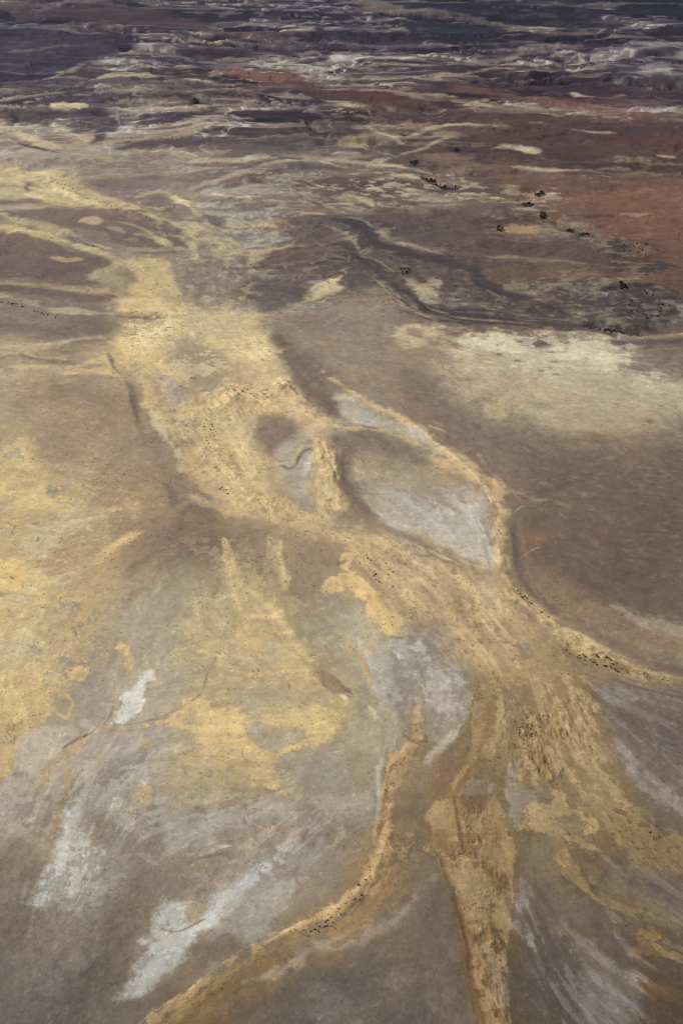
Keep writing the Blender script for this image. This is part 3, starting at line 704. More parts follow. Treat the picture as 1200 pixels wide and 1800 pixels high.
L((176,160,122), 3, 6, 4, [(590,1130),(620,1170),(645,1200)], .5, .3)
P((150,132,104), 18, 12, [(520,1060),(545,1050),(530,1100),(515,1095)], .6)
P((174,150,110), 22, 14, [(650,940),(720,960),(800,1000),(870,1030),(900,1060),(925,1150),(855,1185),(790,1130),(720,1080),(680,1060),(660,1000)], .7)
P((184,166,128), 12, 12, [(820,1030),(870,1040),(888,1082),(850,1070)], .7, .4)
P((188,166,120), 12, 12, [(690,1000),(740,1008),(745,1062),(700,1040)], .7, .3)
L((148,124,94), [5,9,10,7], 14, 8, [(715,925),(755,957),(800,990),(850,1018)], .8, .15, .3)
L((152,127,94), [4,9,9,5], 14, 8, [(770,1000),(795,1035),(825,1065)], .7, .2)
L((154,132,100), 9, 14, 8, [(650,1000),(665,1030),(690,1070)], .7)
L((198,168,112), [9,13,13,12,13,14,9], 4, 8, [(562,1042),(588,1018),(620,1014),(645,1042),(662,1075),(682,1100),(700,1115)], .95, .1)
L((178,148,98), [2,4,3], 6, 6, [(610,1030),(635,1030),(648,1050)], .6)
L((186,162,116), 3, 3, 5, [(597,982),(604,975),(614,982),(610,990),(600,994),(612,1000)], .85)
P((144,133,119), 9, 13, [(740,1108),(762,1100),(790,1150),(822,1182),(832,1240),(795,1290),(760,1292),(740,1252),(692,1242),(690,1132),(715,1115)], .92, .1)
P((182,177,168), 10, 14, [(695,1125),(740,1125),(765,1150),(745,1175),(705,1165)], .8, .75)
P((168,160,148), 12, 14, [(700,1160),(780,1170),(800,1230),(760,1240),(720,1210)], .5, .8)
P((140,128,110), 4, 6, [(915,1135),(930,1128),(937,1150),(925,1156)], .85)
P((142,128,108), 6, 10, [(845,1100),(860,1110),(870,1130),(858,1135)], .5, .4)
# grey spots among the western sand
for u, v, r, q in [(168,950,10,9),(205,916,11,5),(57,920,9,4),(6,938,9,6),(124,1074,11,17),(143,1072,4,10),(108,1106,9,4),(140,1104,8,8),(70,1146,14,5),(70,1157,5,4),(118,1158,9,9),(48,990,6,3),(95,1115,4,3),(92,1043,6,4),(95,1048,4,6),(62,1048,5,3),(85,862,7,6),(38,832,9,4),(160,1093,5,3),(20,1085,5,2)]:
    P((148,138,122), 2.5, 7, [(u-r,v),(u-r*.5,v-q),(u+r*.4,v-q*.9),(u+r,v-q*.2),(u+r*.6,v+q*.8),(u-r*.3,v+q)], .9)
P((206,175,112), 14, 12, [(-60,988),(40,990),(90,1010),(102,1040),(60,1050),(10,1045),(-60,1042)], .9)
P((166,141,103), 14, 14, [(70,972),(130,948),(137,1002),(80,1012)], .8)
L((120,98,78), [3,4,1], 4, 4, [(-60,1042),(0,1046),(35,1044)], .8)
P((168,146,108), 20, 14, [(140,960),(200,990),(190,1050),(150,1040)], .5)
L((190,178,146), 3, 5, 8, [(-60,1095),(0,1098),(40,1108),(70,1125)], .8, .4); L((150,140,116), 1.6, 4, 5, [(0,1090),(40,1092),(80,1080)], .7, .3)
P((190,180,150), 12, 14, [(100,900),(180,890),(200,905),(160,930),(110,925)], .4, .5)
P((158,147,127), 22, 16, [(210,1062),(280,1032),(330,1052),(332,1100),(312,1150),(332,1182),(330,1222),(262,1272),(210,1262),(190,1202),(200,1120)], .92)
P((150,138,122), 12, 12, [(90,1200),(120,1172),(200,1108),(200,1180),(162,1282),(112,1302),(60,1272),(82,1235)], .88, .1)
L((170,150,116), 6, 12, 8, [(205,1090),(190,1120),(180,1160),(178,1180)], .7, .3)
L((196,168,112), [5,8,10,5], 4, 10, [(214,1130),(222,1145),(226,1158),(218,1185)], .85, .25)
P((192,164,110), 3, 6, [(120,1180),(138,1174),(152,1182),(146,1194),(128,1190)], .85)
P((176,156,118), 14, 14, [(330,1080),(360,1090),(380,1150),(350,1180),(335,1130)], .6, .3)
P((192,187,176), 5, 7, [(232,1192),(263,1178),(252,1208),(242,1248),(226,1264),(198,1268),(214,1242),(210,1226),(222,1212)], .95)
L((176,166,150), 5, 8, 8, [(150,1262),(145,1275)], .7, .3)
P((193,167,114), 6, 13, [(240,1276),(300,1250),(345,1228),(380,1225),(410,1240),(430,1222),(470,1230),(520,1250),(560,1250),(582,1270),(576,1300),(540,1312),(500,1330),(480,1345),(462,1340),(480,1370),(502,1388),(480,1398),(455,1380),(430,1365),(400,1350),(380,1358),(332,1350),(328,1300),(310,1280),(262,1280)], .93, .1)
L((198,170,112), [2,4,5,4], 4, 4, [(248,1276),(290,1262),(330,1240),(350,1230)], .8)
P((154,142,124), 6, 12, [(425,1280),(450,1275),(462,1295),(490,1290),(500,1305),(475,1322),(455,1310),(430,1300)], .85)
P((156,142,118), 14, 12, [(408,1225),(440,1212),(490,1212),(505,1240),(470,1252),(430,1252)], .85)
P((172,150,108), 14, 12, [(330,1290),(380,1280),(400,1320),(370,1345),(335,1335)], .5)
P((158,142,116), 6, 14, [(470,1320),(500,1335),(520,1350),(500,1370),(478,1350)], .7)
L((134,116,96), [3,7,6,3], 8, 6, [(562,1198),(585,1210),(605,1216),(618,1228)], .8)
L((190,172,132), [1,2,2,1], 3, 3, [(608,1220),(638,1234),(658,1255),(670,1272)], .9)
L((150,134,110), 6, 10, 5, [(615,1235),(640,1255),(660,1285)], .5)
L((190,164,112), [2.5,3.5,4,3,4,3.5,2.5], 2.5, 4, [(64,1222),(70,1213),(97,1210),(110,1219),(123,1232),(117,1246),(112,1258),(92,1245),(66,1224)], .92)
P((194,168,114), 6, 12, [(-60,1172),(30,1190),(52,1230),(42,1265),(10,1282),(-60,1285)], .9, .15)
P((190,160,110), 4, 7, [(-60,1308),(22,1310),(25,1340),(10,1370),(-60,1376)], .9)
P((172,160,142), 8, 8, [(35,1300),(70,1272),(112,1275),(132,1292),(95,1335),(62,1360),(30,1352)], .9)
P((168,156,138), 14, 14, [(0,1380),(60,1370),(62,1440),(30,1462),(-60,1450),(-60,1390)], .85)
L((138,130,116), [4,6,4], 3, 3, [(18,1363),(38,1362),(56,1362)], .9)
L((168,144,108), [5,8,9,9,8,6], 7, 10, [(155,1298),(112,1330),(82,1370),(62,1420),(66,1450),(60,1475)], .85, .3, .3)
L((165,141,105), [4,7,8,7], 7, 10, [(135,1355),(112,1400),(98,1440),(78,1475)], .85, .2, .3)
L((186,160,110), [3,6,4], 4, 8, [(150,1298),(138,1312),(130,1318)], .85, .3); L((186,160,110), 3, 4, 8, [(185,1312),(170,1325),(160,1335)], .8, .4)
L((118,104,88), 1.1, 3, 3, [(150,1290),(132,1300),(112,1315)], .8)
P((182,158,118), 5, 6, [(248,1388),(270,1385),(274,1408),(262,1422),(248,1418)], .85)
L((170,160,146), 5, 8, 10, [(248,1355),(250,1370),(262,1385)], .6, .4)
P((165,155,139), 14, 14, [(180,1340),(240,1330),(250,1370),(200,1400),(180,1390)], .6, .4)
L((182,154,104), [2,5,4], 5, 8, [(252,1322),(252,1308),(280,1296)], .6, .3)
# lower left pans
P((178,175,166), 9, 6, [(105,1442),(112,1418),(130,1412),(142,1432),(145,1470),(160,1490),(152,1530),(135,1575),(105,1590),(85,1598),(48,1592),(65,1552),(85,1512),(95,1480)], .9, 0, 0, 0)
L((192,190,182), [3,7,8,5], 9, 8, [(120,1430),(115,1480),(100,1530),(80,1575)], .6)
P((166,160,150), 14, 8, [(135,1560),(165,1535),(200,1505),(195,1490),(160,1490),(150,1530)], .75)
L((176,172,162), 9, 7, 8, [(166,1504),(170,1525)], .8)
L((176,168,156), 5, 7, 10, [(45,1500),(42,1560),(38,1590)], .6, .5)
L((182,176,164), [4,6,4], 3, 4, [(215,1405),(204,1420),(194,1432)], .9)
L((172,166,154), 9, 6, 8, [(135,1402),(150,1408)], .7, .2)
P((136,120,103), 14, 10, [(150,1440),(178,1428),(205,1450),(192,1470),(262,1474),(272,1440),(284,1480),(262,1502),(180,1490),(160,1470)], .85)
P((162,152,136), 8, 12, [(205,1450),(225,1430),(260,1425),(258,1472),(205,1470)], .7)
P((158,150,138), 14, 10, [(285,1440),(340,1410),(390,1430),(380,1460),(320,1480),(285,1475)], .75, .2)
P((126,112,96), 18, 14, [(0,1490),(50,1480),(60,1540),(30,1600),(-40,1600)], .7)
P((116,100,82), 20, 16, [(170,1600),(260,1560),(250,1640),(235,1690),(200,1700),(180,1650)], .7)
P((126,114,102), 24, 16, [(60,1640),(130,1610),(170,1660),(130,1730),(60,1740),(20,1700)], .7, .3)
P((134,124,114), 18, 16, [(100,1600),(150,1590),(200,1585),(190,1620),(130,1640)], .5, .6)
P((172,169,160), 10, 6, [(512,1474),(506,1492),(482,1522),(446,1556),(412,1588),(388,1616),(344,1656),(302,1702),(272,1730),(250,1752),(208,1766),(220,1730),(245,1692),(262,1668),(238,1655),(265,1640),(275,1592),(290,1576),(330,1592),(372,1582),(400,1562),(436,1534),(472,1500)], .9, 0, 0, 0)
L((192,190,183), [5,8,11,12,9,6], 10, 5, [(508,1480),(475,1514),(438,1550),(405,1582),(375,1610),(345,1640)], .8)
L((104,92,76), .8, 2.5, 3, [(290,1632),(320,1635),(350,1622),(366,1615)], .7)
P((150,130,94), 5, 5, [(335,1600),(355,1590),(370,1592),(362,1605),(345,1614)], .6)
P((156,147,133), 18, 10, [(400,1592),(450,1560),(522,1540),(500,1572),(470,1602),(492,1640),(450,1667),(418,1652),(408,1620)], .8)
P((124,109,90), 12, 8, [(352,1660),(400,1636),(420,1650),(440,1672),(380,1702),(320,1732),(278,1745),(300,1710)], .9)
L((112,98,82), 12, 14, 8, [(215,1770),(260,1760),(320,1735)], .7)
L((160,150,136), 12, 14, 12, [(400,1440),(450,1420),(520,1430)], .7, .4)
P((162,151,134), 14, 12, [(550,1400),(580,1386),(622,1390),(662,1410),(652,1440),(600,1452),(570,1430)], .7, .35)
P((147,129,108), 14, 10, [(390,1465),(480,1452),(520,1470),(470,1492),(400,1505)], .8)
P((140,124,104), 14, 10, [(300,1505),(400,1500),(430,1530),(370,1560),(300,1560),(270,1540)], .6)
L((132,118,103), 7, 12, 8, [(540,1410),(558,1440),(530,1480)], .8)
L((168,158,142), 3, 5, 6, [(510,1470),(530,1460),(560,1440)], .6, .3)
P((156,136,102), 14, 8, [(620,1320),(650,1330),(655,1365),(640,1385),(615,1370)], .6)
L((172,164,150), 4, 8, 5, [(675,1335),(672,1370),(668,1430),(660,1450)], .7)
P((138,120,98), 18, 10, [(560,1460),(620,1440),(650,1460),(600,1500),(560,1510)], .6)
# middle sand stream to the lower left
P((150,132,108), 10, 10, [(690,1250),(715,1240),(740,1260),(730,1300),(690,1300)], .6)
L((150,128,98), [14,20,22,22,20,20,21,21,19,13,9,8,10,11,13,14], 12, 8, [(728,1272),(718,1310),(706,1350),(692,1390),(684,1430),(676,1480),(670,1520),(655,1555),(620,1585),(570,1615),(520,1640),(470,1665),(420,1690),(370,1725),(320,1765),(262,1815)], .7, .2, .2)
L((181,150,101), [12,17,18,17,15,15,17,17,14,9,4.5,4.5,6,7,8,9], 3, 9, [(728,1272),(718,1310),(706,1350),(692,1390),(684,1430),(674,1480),(667,1520),(650,1553),(616,1582),(566,1611),(516,1636),(466,1660),(416,1684),(364,1718),(314,1757),(255,1808)], .95, .22, .12)
L((196,166,116), [2,4,5,4,3,3,5,5,3,2], 4, 6, [(735,1210),(728,1245),(716,1300),(700,1360),(690,1400),(684,1440),(668,1500),(640,1550),(600,1588),(540,1622)], .7, .4, .4)
L((190,168,132), [1,1.6,1.6,1.4,1], 2.5, 4, [(560,1608),(500,1638),(440,1666),(380,1700),(300,1757),(240,1806)], .7, .3)
L((140,116,82), [2,3,4,5,6,7], 7, 6, [(560,1628),(500,1656),(440,1688),(390,1720),(340,1765),(290,1815)], .55, .2, .6)
L((166,136,84), [2,3,4,4], 3, 5, [(470,1672),(410,1704),(350,1752),(290,1805)], .7, .2, .5)
L((142,116,80), [1,1.4,1.6,1.2,1], 2, 5, [(703,1335),(690,1375),(679,1415),(672,1455),(655,1500)], .6, .35)
M((140,114,80), .6, [(690,1280),(745,1270),(720,1400),(690,1540),(620,1600),(640,1540),(668,1450)], .75, .2, 8, 8, 1)
P((140,116,84), 7, 10, [(700,1395),(725,1385),(740,1420),(735,1460),(715,1500),(700,1480),(712,1440)], .85, .1)  # dark side of the stream, shade painted right of the sand
L((196,168,116), [3,5,5,4], 5, 6, [(745,1205),(735,1220),(730,1245),(735,1270)], .6, .5)
L((112,90,64), 1.4, 3, 4, [(697,1345),(683,1390),(675,1420),(673,1450),(660,1480)], .55, .2)
P((164,132,86), 6, 8, [(640,1585),(670,1560),(700,1500),(712,1530),(690,1570),(655,1612),(635,1625),(600,1640),(575,1640)], .8, .2)  # stream's dark side painted as a deeper sand tone
L((200,172,120), [2,4,3], 5, 5, [(650,1540),(600,1590),(540,1625)], .5, .2, .3)
P((132,108,74), 14, 10, [(430,1702),(500,1682),(525,1690),(482,1740),(430,1772),(345,1800),(385,1742)], .85, .2)
L((160,132,84), [3,8,9,8], 8, 6, [(440,1690),(390,1720),(340,1760),(285,1815)], .6, 0, .5)
L((118,108,104), 5, 7, 6, [(435,1740),(410,1760),(390,1775)], .6, .3)
L((159,143,127), [5,8,10,9,10,9,8,5,3], 9, 8, [(768,1535),(735,1572),(700,1610),(660,1632),(600,1652),(545,1668),(520,1695),(480,1715),(435,1722)], .85, .15)
L((128,104,76), 4, 3, 8, [(578,1660),(598,1655),(612,1645),(636,1632)], .8, .3)
P((103,91,80), 24, 12, [(545,1722),(622,1672),(700,1645),(740,1570),(782,1545),(792,1640),(822,1740),(845,1830),(560,1830)], .8)
P((116,98,74), 30, 12, [(660,1640),(740,1620),(740,1690),(680,1710)], .45)
P((118,108,100), 30, 16, [(560,1770),(640,1750),(660,1790),(580,1830)], .5, .3)
P((92,80,72), 20, 10, [(745,1560),(775,1545),(780,1620),(750,1610)], .6)
# eastern sand streams
P((171,145,100), 10, 12, [(850,1192),(920,1170),(1000,1180),(1040,1200),(1052,1260),(1062,1330),(1092,1400),(1150,1440),(1280,1490),(1280,1580),(1150,1530),(1090,1482),(1050,1462),(1000,1422),(960,1402),(900,1392),(860,1342),(828,1292),(840,1240)], .85, .1)
P((186,159,112), 12, 14, [(985,1240),(1040,1230),(1052,1300),(1070,1370),(1030,1380),(1000,1300)], .6, .4)
P((152,130,96), 14, 14, [(880,1200),(960,1195),(960,1230),(900,1240)], .7, .3)
P((152,128,92), 10, 14, [(860,1340),(960,1335),(1010,1380),(960,1400),(880,1370)], .7, .3)

P((133,111,85), 10, 8, [(760,1410),(785,1345),(800,1318),(793,1390),(772,1432),(755,1440)], .85)
L((160,146,128), [3,6,4], 7, 8, [(800,1290),(770,1325),(745,1345)], .7, .4)
P((174,145,97), 3.5, 7, [(840,1235),(855,1260),(838,1320),(825,1360),(812,1400),(806,1430),(818,1440),(845,1422),(858,1406),(873,1402),(887,1416),(888,1455),(900,1480),(910,1522),(900,1552),(902,1592),(897,1650),(887,1696),(892,1740),(904,1830),(856,1830),(840,1742),(825,1692),(810,1640),(800,1596),(772,1526),(765,1506),(742,1498),(745,1487),(762,1474),(762,1456),(743,1446),(750,1426),(772,1412),(792,1404),(800,1370),(820,1316)], .95, .06, .3)
P((182,153,104), 5, 8, [(760,1430),(800,1415),(808,1450),(815,1500),(822,1560),(805,1580),(785,1530),(768,1500)], .7, .3)
L((136,109,76), [1.5,4,3,2.4,1.6], 3, 7, [(832,1338),(816,1375),(804,1415),(808,1460),(816,1505)], .8, .25)
L((126,96,62), [3,6,7,7,8], 5, 10, [(772,1500),(792,1560),(810,1640),(826,1700),(848,1800)], .85, .25)
P((140,113,74), 6, 12, [(850,1458),(868,1450),(882,1470),(878,1520),(870,1560),(864,1520)], .65, .5); P((138,110,72), 4, 8, [(776,1488),(790,1484),(796,1496),(784,1502)], .6, .3); P((108,82,52), 6, 10, [(853,1695),(870,1690),(882,1715),(880,1742),(862,1740)], .75, .3)
L((170,150,122), [4,9,10,8,8], 6, 10, [(848,1665),(865,1690),(878,1730),(885,1770),(892,1820)], .8, .5)
L((130,122,116), 4, 5, 8, [(888,1720),(896,1745),(890,1760)], .6, .4)
P((150,137,122), 5, 9, [(819,1390),(825,1378),(855,1371),(880,1375),(887,1394),(871,1405),(851,1396),(834,1403)], .7, .3)
P((132,108,78), 4, 6, [(822,1402),(836,1404),(850,1399),(862,1408),(842,1424),(826,1424)], .85)
L((149,137,122), [5,9,9,6], 6, 10, [(908,1335),(900,1375),(904,1420),(902,1450)], .85, .3)
P((138,126,111), 6, 10, [(896,1400),(932,1385),(955,1398),(925,1430),(908,1470),(895,1452)], .85)
P((136,122,102), 8, 10, [(930,1380),(1000,1375),(1030,1400),(1035,1425),(1000,1415),(985,1390),(950,1395)], .6, .4)
P((190,162,112), 4, 9, [(925,1422),(940,1406),(965,1410),(968,1386),(988,1392),(1000,1420),(1030,1430),(1057,1462),(1020,1468),(1042,1492),(990,1480),(982,1512),(970,1490),(945,1468),(932,1482),(906,1452),(922,1442)], .93, .12)
P((134,118,94), 6, 8, [(985,1432),(1010,1430),(1025,1452),(1000,1462),(985,1450)], .7)
P((134,118,96), 10, 10, [(935,1480),(962,1465),(985,1512),(970,1560),(930,1540)], .6)
L((180,150,100), [8,12,12,8,6,8,5], 4, 9, [(985,1505),(1000,1528),(1015,1545),(1035,1565),(1052,1582),(1085,1592),(1118,1602)], .9, .2)
L((172,142,92), 4, 3, 8, [(1065,1612),(1078,1622)], .8, .2)
P((164,132,82), 4, 8, [(1098,1668),(1115,1660),(1122,1635),(1150,1645),(1150,1665),(1192,1675),(1182,1688),(1130,1680)], .9, .15)
P((126,97,62), 5, 7, [(1095,1725),(1110,1715),(1150,1727),(1260,1765),(1260,1790),(1150,1762)], .9, .1)
L((140,112,74), 4, 5, 8, [(1120,1692),(1145,1705),(1160,1715)], .6, .4)
P((117,103,92), 16, 12, [(1045,1200),(1100,1208),(1280,1230),(1280,1430),(1150,1402),(1100,1342),(1072,1290),(1055,1240)], .88)
L((136,126,116), [8,13,8], 14, 12, [(1050,1215),(1080,1225),(1130,1222)], .8, .3)
L((142,132,122), [8,13,14,12], 10, 14, [(1085,1300),(1105,1345),(1150,1392),(1220,1440)], .8, .45)
P((104,90,80), 24, 12, [(1100,1250),(1260,1260),(1260,1380),(1170,1370),(1120,1320)], .6)
L((150,132,100), 2.2, 7, 6, [(1120,1255),(1160,1262)], .5, .4); L((146,132,112), 1, 4, 3, [(1150,1310),(1180,1322),(1220,1335)], .6, .2)
L((104,90,78), 3, 8, 5, [(1110,1205),(1200,1225),(1300,1240)], .6)
L((150,124,84), 14, 20, 14, [(1110,1450),(1170,1490),(1260,1530)], .6, .4)
P((110,98,84), 18, 12, [(930,1530),(1000,1560),(1040,1600),(1000,1640),(940,1620),(920,1570)], .6)
P((114,104,98), 18, 14, [(1060,1520),(1130,1540),(1200,1590),(1260,1620),(1180,1620),(1090,1570)], .6, .3)
P((142,130,118), 10, 12, [(1155,1530),(1190,1545),(1260,1575),(1180,1560)], .5, .4)
L((126,98,58), 4, 8, 6, [(1155,1558),(1180,1570)], .6)
P((127,118,112), 16, 14, [(1000,1685),(1020,1652),(1060,1672),(1100,1700),(1125,1745),(1100,1820),(1020,1820),(1010,1740)], .8, .4)
L((128,120,116), [5,9,8,9,5], 6, 12, [(912,1530),(922,1570),(910,1615),(922,1640),(930,1660)], .8, .5)
P((90,78,66), 26, 10, [(930,1730),(1000,1740),(1000,1820),(920,1820)], .7)
P((78,64,50), 40, 10, [(1150,1775),(1280,1740),(1280,1850),(1120,1850)], .8)  # corner vignette painted as darker ground
L((158,144,124), .7, 2, 2, [(928,1742),(938,1756),(945,1766)], .8)
for a in [[(988,1608),(998,1614)],[(925,1597),(930,1594)],[(905,1650),(918,1656)]]:
    L((156,134,100), 1.2, 2.5, 4, a, .8)

# ---------------------------------------------------------------- second pass, mid ground
L((184,164,124), 2.6, 5, 5, [(546,762),(556,790),(552,830),(550,862),(560,888),(580,908)], .75, .2, .2)
P((162,150,130), 9, 7, [(492,832),(530,826),(545,850),(554,882),(540,884),(510,862)], .75)
for a in [[(632,828),(655,842)],[(638,848),(668,866)],[(650,880),(675,905)],[(628,812),(640,820)]]:
    L((182,168,150), 1.6, 4, 8, a, .7, .4)
L((198,175,130), [2,3,3,2], 4, 6, [(495,700),(540,730),(580,750),(625,758)], .6, .3, .5)
P((172,158,136), 8, 8, [(552,752),(575,748),(585,762),(565,768)], .6, .3)
L((126,108,88), .9, 2, 2, [(502,690),(508,681)], .8); L((126,108,88), .8, 2, 2, [(515,683),(530,698)], .8)  # small ripple shadows on the dune painted as dark strokes
L((126,110,97), [1,2.4,1], 4, 4, [(632,748),(645,751),(662,755)], .8)
L((206,178,128), [1,1.6,1.8,1.8,1.6,1.2], 2.5, 3, [(735,756),(770,786),(802,808),(832,834),(852,860),(864,895)], .85, .15)
L((192,166,122), 2.2, 6, 4, [(755,760),(800,793),(840,823),(872,856)], .6, .2, .3)
L((148,122,90), .8, 2.5, 3, [(838,838),(852,856),(862,880)], .7, .2)
L((168,160,148), [2,5,3], 6, 6, [(695,744),(740,770),(770,798)], .75, .3)
L((194,160,114), [2,6,4], 6, 6, [(730,797),(765,808),(792,830)], .75, .2, .2)
P((160,140,114), 18, 10, [(640,798),(720,800),(785,832),(760,852),(690,850),(648,830)], .65, .2)
P((163,156,145), 10, 10, [(645,846),(690,838),(712,850),(690,880),(660,872)], .6, .3)
for a in [[(778,850),(800,866),(818,884)],[(790,842),(812,850),(832,856)],[(800,872),(822,892)],[(770,862),(785,872)]]:
    L((138,127,112), [1,2.4,1], 5, 9, a, .65, .5)
L((178,169,150), [2,4,5,5,4,2], 8, 6, [(655,893),(690,914),(730,934),(780,958),(830,984),(862,1002)], .7, .2, .3)
L((208,196,164), [.8,1.8,1.8,.8], 2.5, 2.5, [(756,969),(775,978),(795,987),(812,995)], .9)
L((206,196,170), [.6,1.6,.6], 2.5, 2, [(709,923),(716,924),(722,926)], .8)
L((138,121,101), [2,4,4,3], 6, 5, [(640,906),(690,932),(732,954),(800,988)], .6, .15, .2)
L((188,182,170), [1,2,2,1], 3, 5, [(838,903),(849,935),(859,972),(865,1000)], .75, .35)
L((136,126,114), .9, 2.5, 4, [(830,912),(842,945),(856,985)], .65, .3); L((138,128,116), .7, 2, 3, [(850,890),(858,930),(864,965)], .5, .3)
M((150,141,128), .55, [(660,850),(850,860),(862,960),(800,960),(700,910)], .7, .3, 12, 10, 2)
M((184,178,166), .55, [(700,860),(850,870),(860,990),(780,950)], .7, .3, 12, 10, 2, -1)
L((106,96,92), [2,5,5,3], 5, 10, [(900,958),(909,985),(918,1013),(928,1028)], .75, .5)
L((168,150,124), .8, 2.5, 2, [(748,745),(768,752),(788,764)], .7)
L((162,144,118), [1,2,2,1], 4, 8, [(838,798),(860,825),(880,850),(893,872)], .65, .5)
L((152,134,110), 1.8, 6, 5, [(893,858),(904,874),(925,881),(955,878)], .6, .2)
M((196,172,126), .6, [(300,735),(410,690),(470,680),(540,720),(470,720),(440,800),(500,890),(420,880),(350,810)], .4, .35, 14, 10, 2)
M((158,134,98), .5, [(300,735),(410,690),(540,690),(590,745),(470,720),(440,800),(500,890),(420,880),(350,810)], .85, .25, 12, 10, 1)
M((164,142,108), .5, [(555,785),(585,780),(607,850),(600,890),(560,885)], .6, .2, 6, 6, 2)
M((206,184,136), .6, [(555,785),(585,780),(607,850),(600,890),(560,885)], .6, .2, 6, 6, 2, -1)
M((158,144,122), .6, [(0,800),(230,880),(220,960),(150,1180),(0,1180)], 1.0, .15, 20, 16, 0)
M((182,170,136), .5, [(0,880),(220,880),(130,1000),(140,1200),(0,1200)], .7, .25, 20, 16, 0, -1)
M((204,177,124), .5, [(-40,880),(220,880),(150,1000),(140,1180),(-40,1300)], .7, .2, 20, 16, 0)
M((186,164,118), .6, [(330,1060),(450,1010),(560,1160),(580,1280),(420,1230),(340,1240)], .5, .25, 16, 14, 1)
M((156,144,120), .55, [(330,1060),(450,1060),(580,1180),(560,1260),(420,1230),(340,1240)], .7, .2, 16, 14, 0)
M((206,180,126), .5, [(330,1230),(580,1250),(570,1310),(490,1390),(330,1350)], .45, .2, 10, 14, 0)
M((158,145,122), .7, [(330,1240),(570,1250),(560,1330),(490,1390),(330,1350)], .75, .15, 10, 14, 0, -1)
M((198,172,122), .38, [(640,940),(760,960),(880,1040),(930,1160),(1000,1180),(860,1200),(760,1090),(660,1060)], .5, .3, 16, 12, 2)
M((150,126,96), .3, [(640,940),(760,960),(880,1040),(930,1160),(1000,1180),(860,1200),(760,1090),(660,1060)], .7, .3, 16, 12, 2, -1)
M((164,158,150), .35, [(690,1110),(800,1110),(830,1240),(770,1290),(690,1240)], .6, .2, 8, 10, 1)
M((126,114,102), .28, [(690,1110),(800,1110),(830,1240),(770,1290),(690,1240)], .6, .2, 8, 10, 1, -1)
# near ground
L((178,152,106), 2, 5, 4, [(600,1128),(625,1165),(652,1202)], .6, .2, .3)
L((178,171,160), [1,2.4,1], 5, 5, [(622,1122),(636,1150),(645,1175)], .6, .3)
L((120,106,90), 1.1, 2.5, 3, [(112,1316),(140,1298),(165,1283),(185,1265),(198,1240)], .8, .2)
L((128,115,99), [1,1.6,1.6,1.2], 2.5, 3, [(205,1271),(240,1268),(280,1257),(310,1244),(346,1224),(358,1204)], .75, .15)
L((174,150,110), [2,4,3], 5, 8, [(170,1272),(205,1281),(262,1279)], .7, .3)




M((158,150,138), .5, [(20,1380),(300,1290),(560,1400),(600,1480),(300,1560),(60,1480)], .6, .25, 30, 20, 0)
M((126,112,96), .5, [(20,1400),(300,1300),(600,1400),(560,1520),(240,1700),(0,1700)], .75, .2, 30, 20, 0, -1)
M((128,119,109), .35, [(-40,1600),(240,1560),(240,1720),(100,1840),(-40,1840)], .7, .4, 30, 20, 1)
M((96,87,77), .3, [(-40,1600),(260,1560),(260,1740),(100,1840),(-40,1840)], .7, .4, 30, 20, 1, -1)
M((124,114,106), .4, [(540,1730),(700,1640),(790,1600),(840,1830),(500,1830)], .6, .5, 30, 20, 0)
# eastern fan and streams
M((148,120,80), .5, [(760,1480),(830,1440),(885,1440),(905,1600),(890,1800),(850,1800),(810,1620)], .8, .15, 5, 8, 0)
M((190,162,114), .4, [(760,1440),(830,1440),(885,1430),(905,1600),(890,1700),(850,1700),(800,1560)], .5, .25, 5, 8, 0, -1)
M((138,110,70), .5, [(800,1500),(905,1500),(905,1640),(830,1680)], .9, .15, 8, 10, 0)
M((116,90,60), .6, [(830,1660),(895,1650),(905,1830),(855,1830)], .7, .15, 6, 8, 1)
M((172,154,128), .55, [(840,1650),(885,1645),(900,1830),(862,1830)], .5, .2, 6, 8, 0, -1)
L((116,90,60), [1,1.4,1.6,1.4,1], 2, 6, [(764,1495),(786,1545),(805,1620),(822,1690),(840,1770)], .8, .3)
L((110,86,58), 1, 2, 5, [(742,1446),(756,1470),(745,1500),(764,1500)], .5, .3)
M((150,122,80), .55, [(840,1240),(920,1180),(1040,1200),(1060,1330),(1000,1400),(860,1340)], .6, .25, 12, 12, 2)
M((196,168,120), .6, [(840,1240),(920,1180),(1040,1200),(1070,1340),(1100,1420),(1000,1400),(860,1340)], .5, .25, 12, 12, 2, -1)
M((126,102,70), .35, [(910,1255),(950,1255),(985,1300),(960,1330),(920,1320)], .8, .15, 6, 6, 1)
M((190,162,114), .5, [(960,1240),(1050,1240),(1075,1370),(1000,1350)], .6, .2, 12, 12, 1)
M((150,124,86), .6, [(1000,1400),(1100,1420),(1280,1520),(1200,1560),(1080,1480)], .4, .25, 14, 12, 1)
M((100,82,58), .5, [(1060,1420),(1130,1440),(1260,1520),(1200,1540),(1100,1480)], 1.0, .2, 10, 10, 1, -1)
M((138,124,104), .6, [(905,1400),(1060,1400),(1050,1500),(960,1520),(900,1480)], .9, .15, 8, 10, 1)
M((198,172,124), .45, [(925,1410),(1040,1420),(1040,1490),(930,1470)], .45, .25, 6, 8, 0, -1)
M((96,84,74), .3, [(1040,1200),(1280,1230),(1280,1430),(1120,1370)], .6, .35, 20, 14, 2)
M((140,130,120), .4, [(1040,1200),(1280,1230),(1280,1430),(1120,1370)], .7, .3, 20, 14, 2, -1)
M((140,132,126), .45, [(900,1530),(1000,1640),(1130,1700),(1120,1830),(1000,1830),(920,1660)], .5, .3, 24, 14, 2)
M((86,74,64), .3, [(900,1530),(1280,1560),(1280,1830),(900,1830)], .6, .35, 24, 14, 2, -1)
